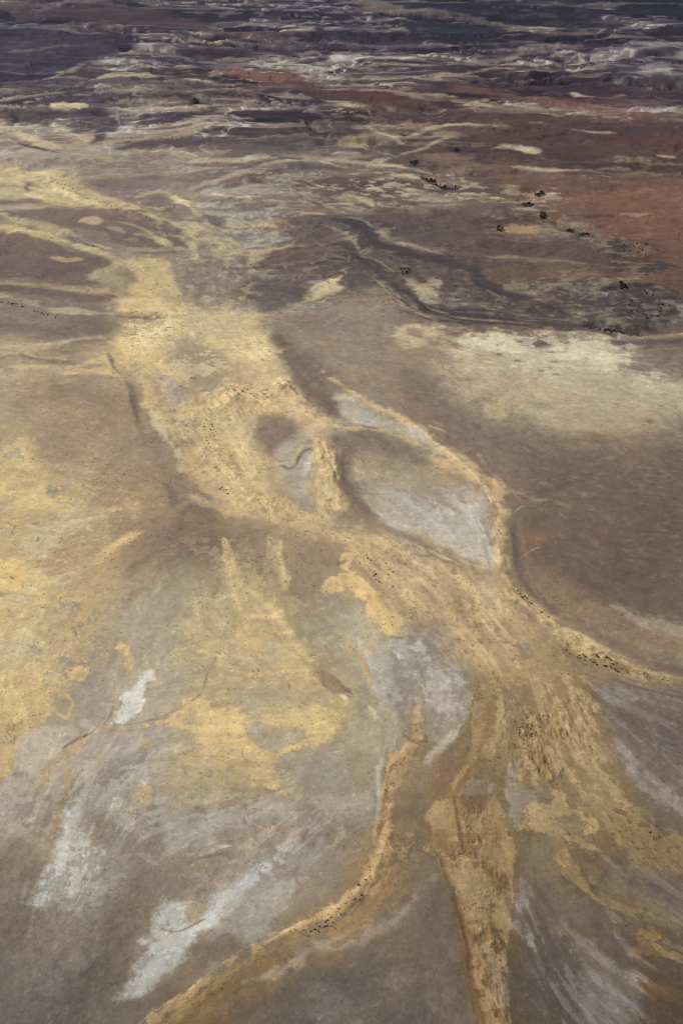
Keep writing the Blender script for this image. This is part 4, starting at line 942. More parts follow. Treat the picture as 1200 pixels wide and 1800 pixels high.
M((132,112,84), .5, [(940,1500),(1280,1560),(1280,1700),(1050,1680),(960,1600)], .8, .25, 20, 14, 1)
M((128,120,114), .45, [(1050,1500),(1280,1560),(1280,1760),(1100,1700)], .7, .25, 20, 14, 2)
# right plain: pale specks, faint ripples, dust
M((146,126,106), .45, [(820,720),(1000,770),(1280,780),(1280,1060),(1020,1000),(900,900)], 1.0, .3, 30, 20, 1)
M((104,88,78), .35, [(820,720),(1000,770),(1280,780),(1280,1060),(1020,1000),(900,900)], .8, .4, 30, 20, 2)
M((196,190,164), .6, [(810,600),(910,585),(1060,592),(1120,620),(1170,680),(1050,650),(900,615)], .35, .3, 12, 12, 1)
M((148,132,108), .45, [(810,620),(1180,700),(1100,745),(960,745),(830,690)], .5, .35, 20, 14, 2)
M((120,106,92), .6, [(1040,605),(1280,610),(1280,660),(1120,640)], .2, .3, 12, 12, 1)

# banks, bars and side threads of the dark creek
for a in [[(600,385),(640,396),(668,415),(700,430),(745,444)],[(560,398),(600,412),(625,432),(640,450)],[(640,455),(668,462),(692,482),(725,508),(760,528)],[(625,468),(655,492),(680,512),(705,535)],[(800,476),(838,494),(862,514),(900,528)]]:
    L((150,134,112), 1.3, 4, 7, a, .75, .45)
for a in [[(640,470),(670,500),(700,525),(730,545)],[(610,440),(640,470),(660,500)],[(700,545),(760,560),(820,566),(880,570)],[(860,550),(920,552),(980,566)],[(680,400),(700,404)],[(560,395),(545,405)],[(870,375),(850,388),(820,392)]]:
    L((80,70,70), 1.6, 4, 7, a, .7, .35)
M((146,132,112), .3, [(600,400),(660,410),(720,440),(860,490),(930,530),(800,560),(700,540),(640,470)], .6, .2, 10, 8, 1)
M((88,78,75), .3, [(560,380),(700,400),(860,470),(1010,560),(900,580),(720,560),(600,450)], .8, .25, 16, 10, 1, -1)
# upper left washes: pale tongues and purple leads between them
for a, w_ in [([(0,305),(50,304),(90,312)],3),([(0,342),(40,344),(90,350),(140,362)],3),([(90,330),(130,348),(170,362)],3),([(200,392),(235,400),(275,420),(310,440)],2),([(30,402),(80,416),(130,430),(190,450)],3.5),([(280,470),(306,490),(310,515)],5),([(215,530),(260,528),(300,532)],4),([(320,420),(345,440),(352,470)],4),([(300,345),(330,362),(352,388),(372,400)],2.5),([(400,400),(440,398),(478,402)],2.5),([(380,345),(420,352),(460,350)],2)]:
    L((200,174,124), w_, 5, 8, a, .7, .3, .25)
for a, w_ in [([(40,325),(70,330)],2),([(180,385),(240,398),(290,412)],3),([(230,445),(290,448),(330,445)],2.5),([(60,470),(110,475),(150,470)],4),([(0,506),(60,512),(130,520)],2.5),([(260,360),(290,372),(320,392)],3),([(365,385),(380,398)],4),([(345,340),(380,330),(430,318)],3),([(420,372),(470,366),(520,360)],2.5),([(300,318),(340,322),(380,316)],2.5)]:
    L((112,96,92), w_, 6, 8, a, .65, .3)
M((186,166,126), .5, [(200,330),(420,380),(480,440),(430,560),(330,560),(300,440)], .6, .3, 18, 12, 1)
M((124,108,98), .45, [(200,330),(420,360),(480,440),(430,520),(330,520),(280,420)], .6, .3, 18, 12, 1, -1)

P((104,88,82), 10, 6, [(645,388),(700,377),(800,378),(800,396),(735,402),(670,396)], .75)
P((102,87,81), 10, 6, [(690,412),(760,404),(820,412),(850,424),(780,436),(722,430)], .7)
P((116,97,85), 12, 8, [(850,478),(960,472),(1010,480),(950,498),(885,506)], .6)
M((164,150,126), .6, [(640,298),(800,303),(880,330),(990,338),(960,360),(800,354),(660,352)], .55, .2, 14, 10, 1)
M((160,146,124), .5, [(480,300),(700,320),(700,372),(500,378),(420,345)], .8, .2, 14, 10, 1)
M((150,138,118), .55, [(880,505),(1000,480),(1060,490),(1040,550),(860,550)], .5, .2, 14, 10, 1)
M((142,128,108), .5, [(950,385),(1060,390),(1060,420),(960,430)], .5, .2, 12, 10, 1)
for pl in ([(1070,415),(1150,408),(1170,425),(1130,452),(1080,452)],[(1080,462),(1150,453),(1182,468),(1150,484),(1090,480)],[(1090,515),(1150,505),(1186,530),(1200,562),(1130,578),(1045,565)],[(960,398),(1040,405),(1040,420),(970,415)]):
    M((70,64,60), .75, pl, .35, .15, 10, 10, 1); M((148,134,112), .5, pl, .75, .15, 10, 10, 1, -1)
L((62,58,60), [1,2.5,3,2.5,1], 4, 6, [(742,316),(752,320),(768,326),(788,332),(806,330)], .85, .2)  # gully shadow along the creek bank, painted dark
L((70,64,64), 2, 4, 6, [(725,292),(745,290)], .7, .3); L((66,62,64), [2,3], 4, 5, [(792,272),(806,267)], .8)
for a in [[(600,262),(640,268),(690,280)],[(560,290),(620,300),(690,296),(740,300)],[(700,250),(740,240),(790,226),(870,226)],[(650,232),(690,248),(715,262)],[(820,338),(860,346),(900,352)],[(580,348),(640,356),(650,366)],[(540,318),(560,330),(600,334)]]:
    L((168,153,122), 1.6, 5, 9, a, .75, .45)
for a in [[(600,275),(650,272),(690,262)],[(660,300),(720,306),(760,312)],[(560,312),(620,316),(680,312)],[(440,322),(500,330),(560,326)],[(820,318),(870,322)],[(700,360),(800,356),(860,352)]]:
    L((92,78,76), 2.2, 7, 8, a, .6, .35)
# the dark braided creek itself
L((80,70,70), [3,4.5,5.5,5.5,5,4.5,4.5,5,5,4.5,4,2.5], 5, 7, [(585,390),(630,405),(655,420),(664,434),(700,442),(750,457),(790,470),(820,481),(845,500),(870,510),(900,520),(928,527)], .85, .1)
L((78,68,68), [2,3.5,4.5,5,5,5,5,6,6.5,6,4,3], 5, 7, [(605,447),(650,465),(667,485),(685,498),(715,513),(740,531),(770,546),(815,556),(900,566),(975,575),(1025,578),(1080,590)], .85, .12)
M((138,124,106), .6, [(655,470),(690,510),(760,560),(720,560),(660,520)], .3, .2, 8, 8, 1)
for a in [[(640,395),(668,410),(690,428),(740,440),(800,462)],[(700,502),(730,518),(752,536),(790,548)],[(660,494),(690,520),(720,542),(770,562)],[(780,551),(860,560),(940,569)],[(850,540),(930,556),(1000,566)]]:
    L((156,140,116), .9, 3, 5, a, .75, .4)

# lower left, small marks
L((122,110,96), [2,5,4], 6, 5, [(279,1428),(272,1455),(266,1484)], .75, .2)  # brown shadow painted as a stroke on the ground
L((128,114,98), [2,4,3], 8, 6, [(165,1468),(210,1477),(264,1480)], .7, .2)
L((104,94,82), [1,3,2], 3, 7, [(338,1520),(360,1508),(390,1500)], .8, .3)
L((196,190,178), [.8,2.2,1], 2.5, 4, [(388,1491),(397,1488),(408,1487)], .9)
L((176,169,155), [1,3,2], 6, 6, [(549,1392),(553,1408),(562,1424)], .45, .3)
P((168,161,147), 14, 12, [(556,1400),(580,1388),(608,1396),(612,1420),(590,1436),(568,1424)], .4, .4)
L((154,146,134), [2,6,5], 8, 7, [(522,1535),(545,1505),(562,1468)], .7)
P((160,152,138), 16, 12, [(440,1585),(520,1545),(505,1580),(480,1610)], .6)
P((108,102,94), 30, 14, [(-20,1710),(50,1705),(80,1740),(40,1780),(-20,1780)], .5)
P((152,143,128), 20, 12, [(280,1435),(360,1410),(400,1430),(380,1470),(300,1490)], .5)
for a in [[(200,1455),(205,1475)],[(216,1450),(218,1475)],[(190,1440),(200,1462),(190,1478)]]:
    L((124,110,95), [1,2,1], 3.5, 6, a, .6, .3)
L((186,160,112), [1,3,2], 4, 6, [(250,1300),(262,1306),(258,1320)], .7, .3)
L((176,168,152), [2,5,3], 5, 8, [(250,1352),(262,1366),(252,1384)], .6, .3)
for a in [[(20,1580),(60,1600)],[(60,1610),(50,1640)],[(140,1600),(180,1590)],[(150,1636),(160,1632)]]:
    L((150,138,126), [1,3,2], 6, 8, a, .5, .4)

# ---------------------------------------------------------------- third pass, centre
for a, w_ in [([(392,945),(400,970),(410,1000),(424,1036)],3.5),([(494,952),(497,985),(499,1018)],3.5),([(428,1036),(452,1044),(480,1072),(505,1108),(530,1145),(552,1170)],5),([(405,1010),(420,1060),(424,1100),(418,1140)],4),([(440,1090),(460,1082),(490,1090),(500,1110)],3),([(470,950),(478,990)],2.5),([(350,1090),(380,1080),(400,1100)],4)]:
    L((206,178,122), [w_*.4,w_,w_,w_*.5], 6, 8, a, .7, .35, .25)
M((140,120,96), .6, [(412,925),(470,930),(476,1010),(440,1030),(412,1000)], .35, .25, 14, 10, 1)
for a in [[(386,990),(388,1020),(382,1052)],[(432,1096),(452,1090),(470,1096)],[(470,1112),(490,1118),(498,1130)]]:
    L((148,126,98), [1,3,1], 6, 6, a, .6, .3)
P((142,121,97), 8, 7, [(544,1164),(565,1172),(592,1196),(606,1216),(596,1222),(572,1204),(550,1186)], .8, .2)
L((205,180,130), [1,3,2.4,1], 3, 5, [(594,1222),(604,1228),(608,1236),(604,1240)], .85)
L((198,180,142), [.8,1.6,1.4,.8], 2.5, 3, [(606,1221),(632,1232),(650,1248),(662,1270)], .85)
L((126,110,92), [1,2.4,2], 4, 4, [(586,1192),(604,1213),(622,1228)], .6, .2)
P((202,174,118), 7, 12, [(300,1250),(345,1231),(378,1228),(408,1240),(402,1262),(440,1310),(466,1342),(480,1372),(500,1390),(478,1397),(452,1378),(430,1362),(400,1345),(370,1330),(345,1300),(330,1270)], .7, .25, .2)
P((203,176,122), 6, 12, [(494,1262),(530,1254),(565,1256),(578,1274),(570,1300),(540,1310),(505,1324),(498,1312),(530,1298),(548,1284),(520,1276)], .75, .25, .2)
P((158,146,126), 7, 11, [(440,1282),(470,1274),(520,1282),(528,1296),(500,1310),(480,1322),(460,1312),(446,1298)], .8, .2)
P((160,147,120), 14, 12, [(414,1200),(470,1192),(506,1210),(500,1250),(460,1256),(425,1246)], .75, .2)
L((196,168,110), [1,3,4,3,1], 3, 4, [(246,1277),(290,1264),(325,1244),(350,1230),(362,1222)], .7, .2)
L((134,120,102), [1,2,1], 3.5, 5, [(356,1210),(362,1190),(368,1175)], .6, .3)
for u, v in [(732,1196),(738,1206),(742,1216),(728,1212),(735,1190),(746,1228)]:
    L((206,192,158), 1.5, 2.5, 7, [(u-2,v-4),(u+3,v+5)], .75, .3)
L((168,158,144), [2,5,6,3], 6, 8, [(805,1278),(786,1300),(765,1322),(742,1346)], .75, .3)
P((142,115,90), 10, 8, [(764,1334),(790,1322),(803,1336),(798,1372),(775,1392),(762,1375)], .7)
P((138,114,84), 6, 10, [(690,1395),(720,1392),(735,1420),(728,1480),(706,1490),(700,1450)], .75, .2)
M((190,160,108), .55, [(700,1440),(730,1430),(740,1480),(720,1500)], .9, .15, 6, 8, 1)
for a in [[(684,1240),(690,1280),(686,1320)],[(668,1340),(670,1390),(662,1440)]]:
    L((174,164,148), [1,4,2], 7, 5, a, .55, .25)
M((176,160,124), .45, [(330,950),(560,1000),(640,1100),(660,1240),(560,1180),(340,1100)], .75, .25, 24, 14, 0)
L((178,150,104), [1,2.4,2.4,1], 5, 4, [(592,1110),(612,1140),(636,1175),(652,1205)], .6, .15)
M((126,104,80), .35, [(660,950),(880,1030),(930,1160),(840,1180),(700,1060)], 1.0, .2, 16, 12, 1)
M((212,190,142), .45, [(820,1030),(880,1040),(890,1085),(850,1075)], .4, .2, 8, 8, 1)
M((210,188,140), .45, [(690,998),(745,1006),(748,1062),(700,1040)], .4, .2, 10, 8, 1)
# far ledges: shaded cliff faces painted dark, pale talus below them
for a in [[(-60,28),(0,33),(30,43),(60,49),(110,53),(160,59),(200,63),(245,66)],[(222,93),(245,89),(275,91),(305,96),(338,103)],[(820,150),(838,148)],[(850,146),(900,150),(980,149)],[(1100,147),(1130,156),(1200,161)],[(1030,112),(1080,116),(1140,112)],[(535,213),(548,227),(566,238)],[(276,128),(300,134),(330,132)],[(370,138),(400,146),(440,148)],[(310,172),(350,184),(370,182)]]:
    L((52,48,54), [1.2,2.2,2.4,2,1.2], 3, 9, a, .8, .5, .3)
for a in [[(0,58),(60,62),(140,64),(200,68)],[(230,99),(280,100),(330,106)],[(850,152),(930,155),(1000,154)],[(1110,151),(1150,162)],[(1040,118),(1120,119)]]:
    L((134,126,110), [1,2.4,2.4,1], 5, 9, a, .75, .4, .3)

# ---------------------------------------------------------------- fourth pass
M((152,134,110), .5, [(215,570),(330,530),(470,600),(500,660),(440,700),(330,720),(250,660)], .55, .25, 16, 12, 2)
M((212,194,152), .5, [(215,570),(330,530),(470,600),(500,660),(400,690),(300,660)], .6, .25, 16, 12, 0)
M((160,142,118), .45, [(230,650),(330,740),(400,860),(480,900),(430,910),(330,830),(260,720)], .4, .25, 14, 12, 2)
M((150,130,104), .35, [(-40,880),(230,880),(160,1000),(150,1180),(-40,1200)], .6, .3, 20, 16, 2)
M((160,150,132), .45, [(-40,700),(80,720),(120,880),(20,900),(-40,880)], .8, .2, 20, 16, 0)
M((150,130,100), .35, [(700,930),(880,1020),(980,1130),(1010,1190),(860,1190),(740,1080)], .5, .3, 18, 14, 1)
L((196,170,122), [4,8,10,8,4], 16, 14, [(560,910),(640,940),(720,985),(800,1035),(880,1090)], .45, .4, .4)
M((200,193,168), .35, [(815,598),(905,580),(1060,590),(1130,640),(1180,670),(1060,640),(940,610)], .2, .3, 10, 14, 0)
M((140,124,104), .5, [(800,580),(1000,575),(1080,600),(900,600)], .6, .2, 10, 12, 1)
for a, w_ in [([(0,225),(40,238),(70,258)],4),([(60,150),(110,142),(150,146)],2.5),([(0,278),(50,272),(110,262)],3),([(240,196),(300,192),(360,196)],2.5),([(380,232),(440,226),(500,228)],2.5),([(200,276),(260,272),(330,278),(400,272)],3.5),([(400,292),(460,286),(520,290)],2.5),([(560,188),(620,194),(680,204)],3),([(420,150),(480,156),(540,158)],2.5),([(160,120),(220,118),(280,124)],2),([(620,122),(680,126),(720,122)],2),([(900,300),(980,306),(1080,300),(1180,306)],2.5),([(840,188),(900,192),(960,190)],2.5),([(0,128),(60,134),(110,132)],2),([(480,118),(540,122),(600,118)],2),([(620,44),(680,50),(720,58)],2),([(250,150),(330,146),(400,152)],2.5),([(130,318),(220,310),(300,306),(380,300)],3)]:
    L((166,152,122), [w_*.3,w_,w_,w_*.3], 8, 12, a, .8, .5, .3)
for a, w_ in [([(480,262),(520,256),(556,248)],2.5),([(370,212),(440,214),(500,208)],2.5),([(30,258),(60,268),(110,276)],2.5),([(660,222),(720,214),(780,222)],3),([(420,172),(470,168),(540,174)],2),([(240,232),(300,228),(340,224)],2)]:
    L((70,62,68), [w_*.3,w_,w_,w_*.3], 8, 10, a, .7, .4, .3)

P((160,143,118), 18, 16, [(635,832),(720,838),(800,836),(838,852),(800,868),(720,864),(650,872)], .6, .5)
L((170,150,116), [2,6,8,5], 12, 12, [(690,850),(730,858),(770,856),(812,850)], .5, .5, .4)
M((150,134,112), .5, [(640,845),(760,850),(850,870),(840,900),(700,890),(650,880)], .5, .25, 14, 12, 2)
M((186,180,168), .5, [(720,870),(850,880),(862,990),(800,960),(700,905)], .6, .3, 14, 12, 0)
P((150,132,104), 16, 14, [(745,1500),(770,1520),(760,1560),(720,1570),(700,1560),(715,1520)], .35, .4)
M((150,126,92), .45, [(905,1480),(1060,1480),(1200,1620),(1080,1640),(960,1560)], .6, .3, 24, 16, 0)
M((168,142,100), .4, [(905,1470),(1000,1480),(1060,1580),(960,1560)], .8, .2, 20, 14, 1)
M((136,116,88), .4, [(640,1440),(760,1420),(760,1500),(720,1560),(690,1560)], .5, .3, 14, 12, 0)

P((172,158,132), 40, 30, [(960,650),(1110,640),(1270,672),(1270,735),(1060,742),(960,705)], .55)
P((150,134,112), 30, 24, [(1000,720),(1270,730),(1270,770),(1040,762)], .4)
P((140,95,74), 26, 14, [(1030,338),(1120,335),(1270,345),(1270,452),(1150,446),(1090,418),(1040,385)], .5)
M((174,164,149), .45, [(20,1290),(300,1290),(520,1400),(600,1480),(300,1500),(60,1470)], .4, .3, 30, 20, 2)
M((186,162,120), .35, [(150,1290),(340,1280),(560,1380),(420,1440),(180,1400)], .9, .25, 24, 16, 0)


# ------------------------------------------------------------------ ground grain
# tone grade by chart row: far plains darker and more purple, vignette painted in, silts paler, sands less yellow
_f = (1 - sstep(230, 430, VV))
_m = COL.mean(-1)
_d = np.where(_m < 104, (_m - 104) * 0.55, (_m - 104) * 0.22) * _f
COL += _d[..., None] * np.array([1.0, 1.0, 0.9], np.float32)
_k = sstep(240, 330, VV) * (1 - sstep(560, 660, VV))
_m = COL.mean(-1)
COL += (np.clip((_m - 128) * 0.34, -8, 16) * _k)[..., None] * np.array([1.0, 1.0, 0.85], np.float32)
_r = np.clip(COL[..., 0] - COL[..., 1] - 15, 0, 40) * (1 - sstep(420, 620, VV))
COL[..., 0] -= 0.45 * _r; COL[..., 2] += 0.06 * _r
_g = (1 - sstep(60, 330, VV))
COL *= (1 + 0.09 * sstep(40, 110, VV) * (1 - sstep(330, 440, VV)))[..., None] * np.array([1.0, 1.0, .985], np.float32)
COL += _g[..., None] * np.array([-8, -7, 0], np.float32)
_y = np.clip(COL[..., 0] - COL[..., 2] - 36, 0, 80)
COL[..., 2] += 0.17 * _y; COL[..., 1] += 0.035 * _y
COL *= (1 - 0.10 * sstep(1090, 1260, VV) * sstep(660, 860, UU) * sstep(24, 50, COL[..., 0] - COL[..., 2]))[..., None]  # vignette falloff painted into the near right-hand sands
_q = sstep(1120, 1300, VV) * (1 - sstep(24, 50, COL[..., 0] - COL[..., 2]))
COL += (_q * 0.055)[..., None] * COL * np.array([.95, 1.05, 1.15], np.float32)
sandy = sstep(18, 62, COL[..., 0] - COL[..., 2])
near = sstep(260, 520, VV)
_b = sstep(470, 640, VV) * (1 - 0.75 * sstep(1180, 1420, VV)) * sstep(112, 150, COL.mean(-1))
COL *= (1 + 0.105 * _b)[..., None]
def tint(m, mul):
    global COL
    COL = COL * (1 + m[..., None] * (np.array(mul, np.float32) - 1))
grey = 1 - sandy
zone = sstep(-0.6, 1.0, NF + 0.6 * NB); zone2 = sstep(-0.2, 1.2, NB - 0.6 * NF)
tint(sstep(0.7, 1.1, 0.7 * T1 + 0.6 * T2) * near * zone * 0.55, (.92, .925, .955))       # small blown-out holes in the sand
tint(sstep(0.7, 1.1, 0.6 * T2 - 0.7 * T1) * near * zone2 * 0.55, (1.07, 1.065, 1.05))     # bright silt
tint(sstep(0.1, 1.6, T3) * near * (0.25 + 0.75 * sandy) * 0.42, (1.06, 1.055, 1.035))     # long wind strands
tint(sstep(0.2, 1.6, -T3) * near * (0.25 + 0.75 * sandy) * 0.42, (.945, .945, .955))
tint(sstep(0.12, 0.02, np.abs(0.9 * T3 + 0.4 * T2)) * sstep(0.2, 1.2, NF + .4 * NB) * near * 0.45, (.88, .87, .87))  # rill lines
tint(sstep(1.3, 2.0, T4 + 0.5 * S1) * (0.4 + 0.6 * near) * 0.8, (1.09, 1.09, 1.09))      # pale gravel specks
tint(sstep(1.3, 2.0, -T4 + 0.4 * S1) * (0.4 + 0.6 * near) * 0.8, (.88, .88, .88))
tint(sstep(1.9, 2.5, T4 + 0.5 * NE) * sandy * near, (.72, .70, .66))                      # tufts too small to stand alone
lum = 1 + 0.010 * S1 + 0.012 * S2 + 0.014 * S3 + 0.016 * NC + 0.008 * NA
lum = lum - 0.05 * sstep(1.2, 2.2, NC + 0.5 * S2) + 0.05 * sstep(1.2, 2.4, NE + .5 * S1)
COL *= np.clip(lum, .7, 1.35)[..., None]
COL += (0.6 * NF + 0.4 * S3)[..., None] * np.array([1.4, 0.2, -2.0], np.float32)
COL = np.clip(COL, 14, 235)

# ------------------------------------------------------------------ relief (metres)
Z = np.zeros((NV, NU), np.float32)
rough_far = (1 - sstep(300, 620, VV))
scale = np.minimum(PE, 9.0)[:, None]
Z += scale * (0.05 * S1 + 0.10 * S2 + 0.14 * NC + 0.3 * NB) * (0.6 + 0.7 * rough_far) + scale * 0.9 * ND
Z += rough_far * sstep(-0.1, 0.9, anoise(31, 4, 90, .8, ridge=True)) * scale * 1.6
Z += TERR_Z * np.minimum(PE, 14.0)[:, None]
def region(pts, soft):
    sv, su, d = poly_sdf(pts, soft * 2)
    return sv, su, sstep(-soft, soft, d)
def ripples(pts, amp, lam, ang, soft=14):
    sv, su, m = region(pts, soft)
    c, s = math.cos(ang), math.sin(ang)
    X, Y = GX[sv, su], GY[sv, su]
    a = (X * c + Y * s) / lam; b = (-X * s + Y * c) / (lam * 2.6)
    n = 1 - 2 * np.abs(perlin(a, b, 91)) + 0.6 * perlin(a * 2.1, b * 2.1, 92)
    Z[sv, su] += (m * (0.5 * n + 0.35 * S1[sv, su] + 0.3 * NC[sv, su]) * amp * 0.60 * sstep(-.6, 1.2, NF[sv, su])).astype(np.float32)
ripples([(400,690),(455,650),(500,650),(540,705),(590,745),(520,735),(440,722)], 3.2, 20, 0.5)
ripples([(290,732),(410,680),(440,740),(470,840),(520,890),(440,890),(360,810)], 2.6, 22, 0.3)
ripples([(558,785),(585,780),(605,850),(600,888),(560,885)], 3.4, 20, 0.2)
ripples([(900,1240),(1050,1230),(1075,1380),(960,1370),(890,1320)], 2.4, 17, 0.4)
ripples([(870,900),(885,1000),(960,1080),(1100,1170),(1000,1150),(900,1060)], 2.0, 18, 0.6)
ripples([(70,310),(150,330),(330,400),(300,400),(130,360)], 5.0, 40, 0.6)
ripples([(640,950),(860,1020),(900,1130),(760,1080)], 1.0, 16, 0.6)
ripples([(640,1540),(690,1520),(660,1590),(480,1680),(360,1740),(500,1640)], 0.9, 11, 0.9)
ripples([(800,1440),(880,1430),(900,1600),(890,1790),(830,1700)], 1.1, 13, 0.4)
def scarp(pts, drop, wd, flute):
    """cliff line: high ground beyond it, fluted face towards the near side"""
    sv, su, d, S, D = line_sdf(pts, [wd] * len(pts), wd * 6)
    k = float(np.interp(np.mean([p[1] for p in pts]), VS, KV))
    dd = D / k + flute * perlin(S / 6.0, D / 60.0, 55) + flute * .7 * perlin(S / 2.6, D / 30., 56)
    step = sstep(-wd, wd, dd)
    fade = sstep(wd * 6, wd * 2, np.abs(D) / k) * sstep(0, 25, S) * sstep(S.max() + 1, S.max() - 25, S)
    Z[sv, su] += (step * drop * fade).astype(np.float32)
scarp([(-80,30),(0,36),(30,44),(60,50),(110,54),(160,60),(200,64),(250,67)], -70, 1.6, 1.6)
scarp([(215,94),(240,90),(275,92),(305,97),(335,103),(355,108)], -55, 1.6, 1.6)
scarp([(545,262),(585,260),(620,260),(650,259),(680,264)], -22, 1.8, 1.6)
scarp([(1020,575),(1080,582),(1120,588),(1160,586),(1280,580)], -14, 3, 3)
for _p, _d in (([(830,132),(870,137),(925,139),(990,137)], -40), ([(1020,112),(1080,116),(1150,112),(1220,118)], -30), ([(850,147),(900,151),(980,150),(1060,152),(1130,158),(1220,163)], -40),
               ([(700,92),(760,88),(830,92)], -30), ([(380,60),(430,58),(500,62)], -35), ([(540,138),(600,143),(650,140)], -28), ([(330,128),(380,136),(440,143),(500,150)], -34), ([(160,200),(200,206),(260,204)], -22),
               ([(530,212),(545,226),(570,240)], -18), ([(640,252),(680,262),(720,258)], -16), ([(735,316),(768,325),(806,330)], -16), ([(860,335),(900,340),(960,338)], -12), ([(600,258),(620,262),(668,266)], -14),
               ([(770,150),(820,152),(850,158)], -24), ([(20,196),(60,208),(100,222)], -20), ([(400,84),(450,82),(520,86)], -30), ([(600,60),(660,66),(720,64)], -34), ([(970,395),(1010,404),(1050,408)], -9), ([(1050,520),(1100,512),(1160,512)], -9)):
    scarp(_p, _d, 1.5, 1.4)
scarp([(310,75),(352,76),(385,76),(402,71),(445,69)], -45, 1.5, 1.5)

def ridge(pts, wd, h):
    """raised bank (or, with negative h, a cut) along a line"""
    sv, su, d, S, D = line_sdf(pts, [wd * 1.25] * len(pts), 6)
    k = float(np.interp(np.mean([p[1] for p in pts]), VS, KV))
    q = np.clip(d / (wd * 1.25 * k), 0, 1)
    q = q * q * (3 - 2 * q)
    fade = sstep(0, 60, S) * sstep(S.max() + 1, S.max() - 60, S)
    Z[sv, su] += (q * fade * h * 0.30 * (1 + 0.14 * NC[sv, su] + 0.2 * NF[sv, su] + .15 * T3[sv, su])).astype(np.float32)
for _p, _w, _h in (
    ([(550,638),(620,690),(712,742),(800,806),(868,870),(880,905)], 9, 6), ([(878,880),(876,960),(900,1040),(990,1112),(1120,1182),(1240,1206)], 10, 7),
    ([(600,752),(700,768),(790,800)], 6, 3.5), ([(562,1042),(588,1018),(620,1014),(662,1075),(690,1110)], 13, 3),
    ([(728,1272),(706,1350),(684,1430),(667,1520),(616,1582),(516,1636),(416,1684),(314,1757),(240,1815)], 14, 3), ([(560,1615),(500,1645),(430,1680)], 5, 2.5),
    ([(830,1440),(840,1520),(850,1600),(870,1700)], 34, 3), ([(815,1300),(800,1400),(770,1450)], 16, 2.5),
    ([(360,715),(440,690),(520,690),(590,745)], 24, 9), ([(310,735),(350,790),(420,860),(500,905)], 30, 7), ([(575,785),(585,840),(580,890)], 18, 7),
    ([(240,650),(280,720),(330,810)], 14, 6), ([(84,317),(150,348),(230,378),(310,402)], 10, 16), ([(0,400),(110,425),(200,455),(243,500)], 8, 10), ([(0,536),(60,548),(110,560)], 5, 7),
    ([(225,664),(240,720),(262,780)], 8, -6), ([(600,405),(650,465),(685,498),(740,531),(815,556),(975,575)], 6, -8), ([(600,395),(655,422),(750,457),(845,500),(925,526)], 6, -8),
    ([(500,822),(521,819),(530,802),(553,790)], 3, -6), ([(488,590),(540,660),(600,725)], 16, -5), ([(600,800),(625,860),(655,900)], 14, -5),
    ([(544,1166),(592,1196),(606,1216)], 7, -3), ([(795,1340),(808,1420),(815,1500)], 5, -1.8), ([(772,1500),(800,1590),(825,1690),(845,1790)], 6, -2),
    ([(340,1228),(420,1240),(480,1340)], 30, 2), ([(112,1316),(165,1283),(198,1240)], 3, -1.5), ([(1000,1150),(1090,1178)], 12, 3), ([(908,900),(915,990),(960,1055),(1080,1130)], 9, -5)):
    ridge(_p, _w, _h)

# ------------------------------------------------------------------ ground mesh
K = np.array([1.0, 1.0, 1.0])
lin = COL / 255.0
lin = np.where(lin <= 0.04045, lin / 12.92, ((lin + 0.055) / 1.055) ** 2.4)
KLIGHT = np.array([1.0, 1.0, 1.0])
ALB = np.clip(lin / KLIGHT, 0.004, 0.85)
me = bpy.data.meshes.new("ground")
nv = NU * NV
co = np.empty((nv, 3), np.float32)
co[:, 0] = GX.ravel(); co[:, 1] = GY.ravel(); co[:, 2] = Z.ravel()
i = np.arange(NV - 1)[:, None] * NU + np.arange(NU - 1)[None, :]
quads = np.stack([i, i + NU, i + NU + 1, i + 1], -1).reshape(-1, 4).astype(np.int32)
nf = len(quads)
me.vertices.add(nv); me.vertices.foreach_set("co", co.ravel())
me.loops.add(nf * 4); me.loops.foreach_set("vertex_index", quads.ravel())
me.polygons.add(nf)
me.polygons.foreach_set("loop_start", np.arange(0, nf * 4, 4, dtype=np.int32))
me.polygons.foreach_set("use_smooth", np.ones(nf, bool))
me.update(calc_edges=True)
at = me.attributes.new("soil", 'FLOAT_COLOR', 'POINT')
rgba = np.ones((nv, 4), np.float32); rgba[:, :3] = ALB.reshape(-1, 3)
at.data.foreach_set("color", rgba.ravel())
ground_ob = bpy.data.objects.new("ground", me)
C.objects.link(ground_ob)
ground_ob["kind"] = "structure"

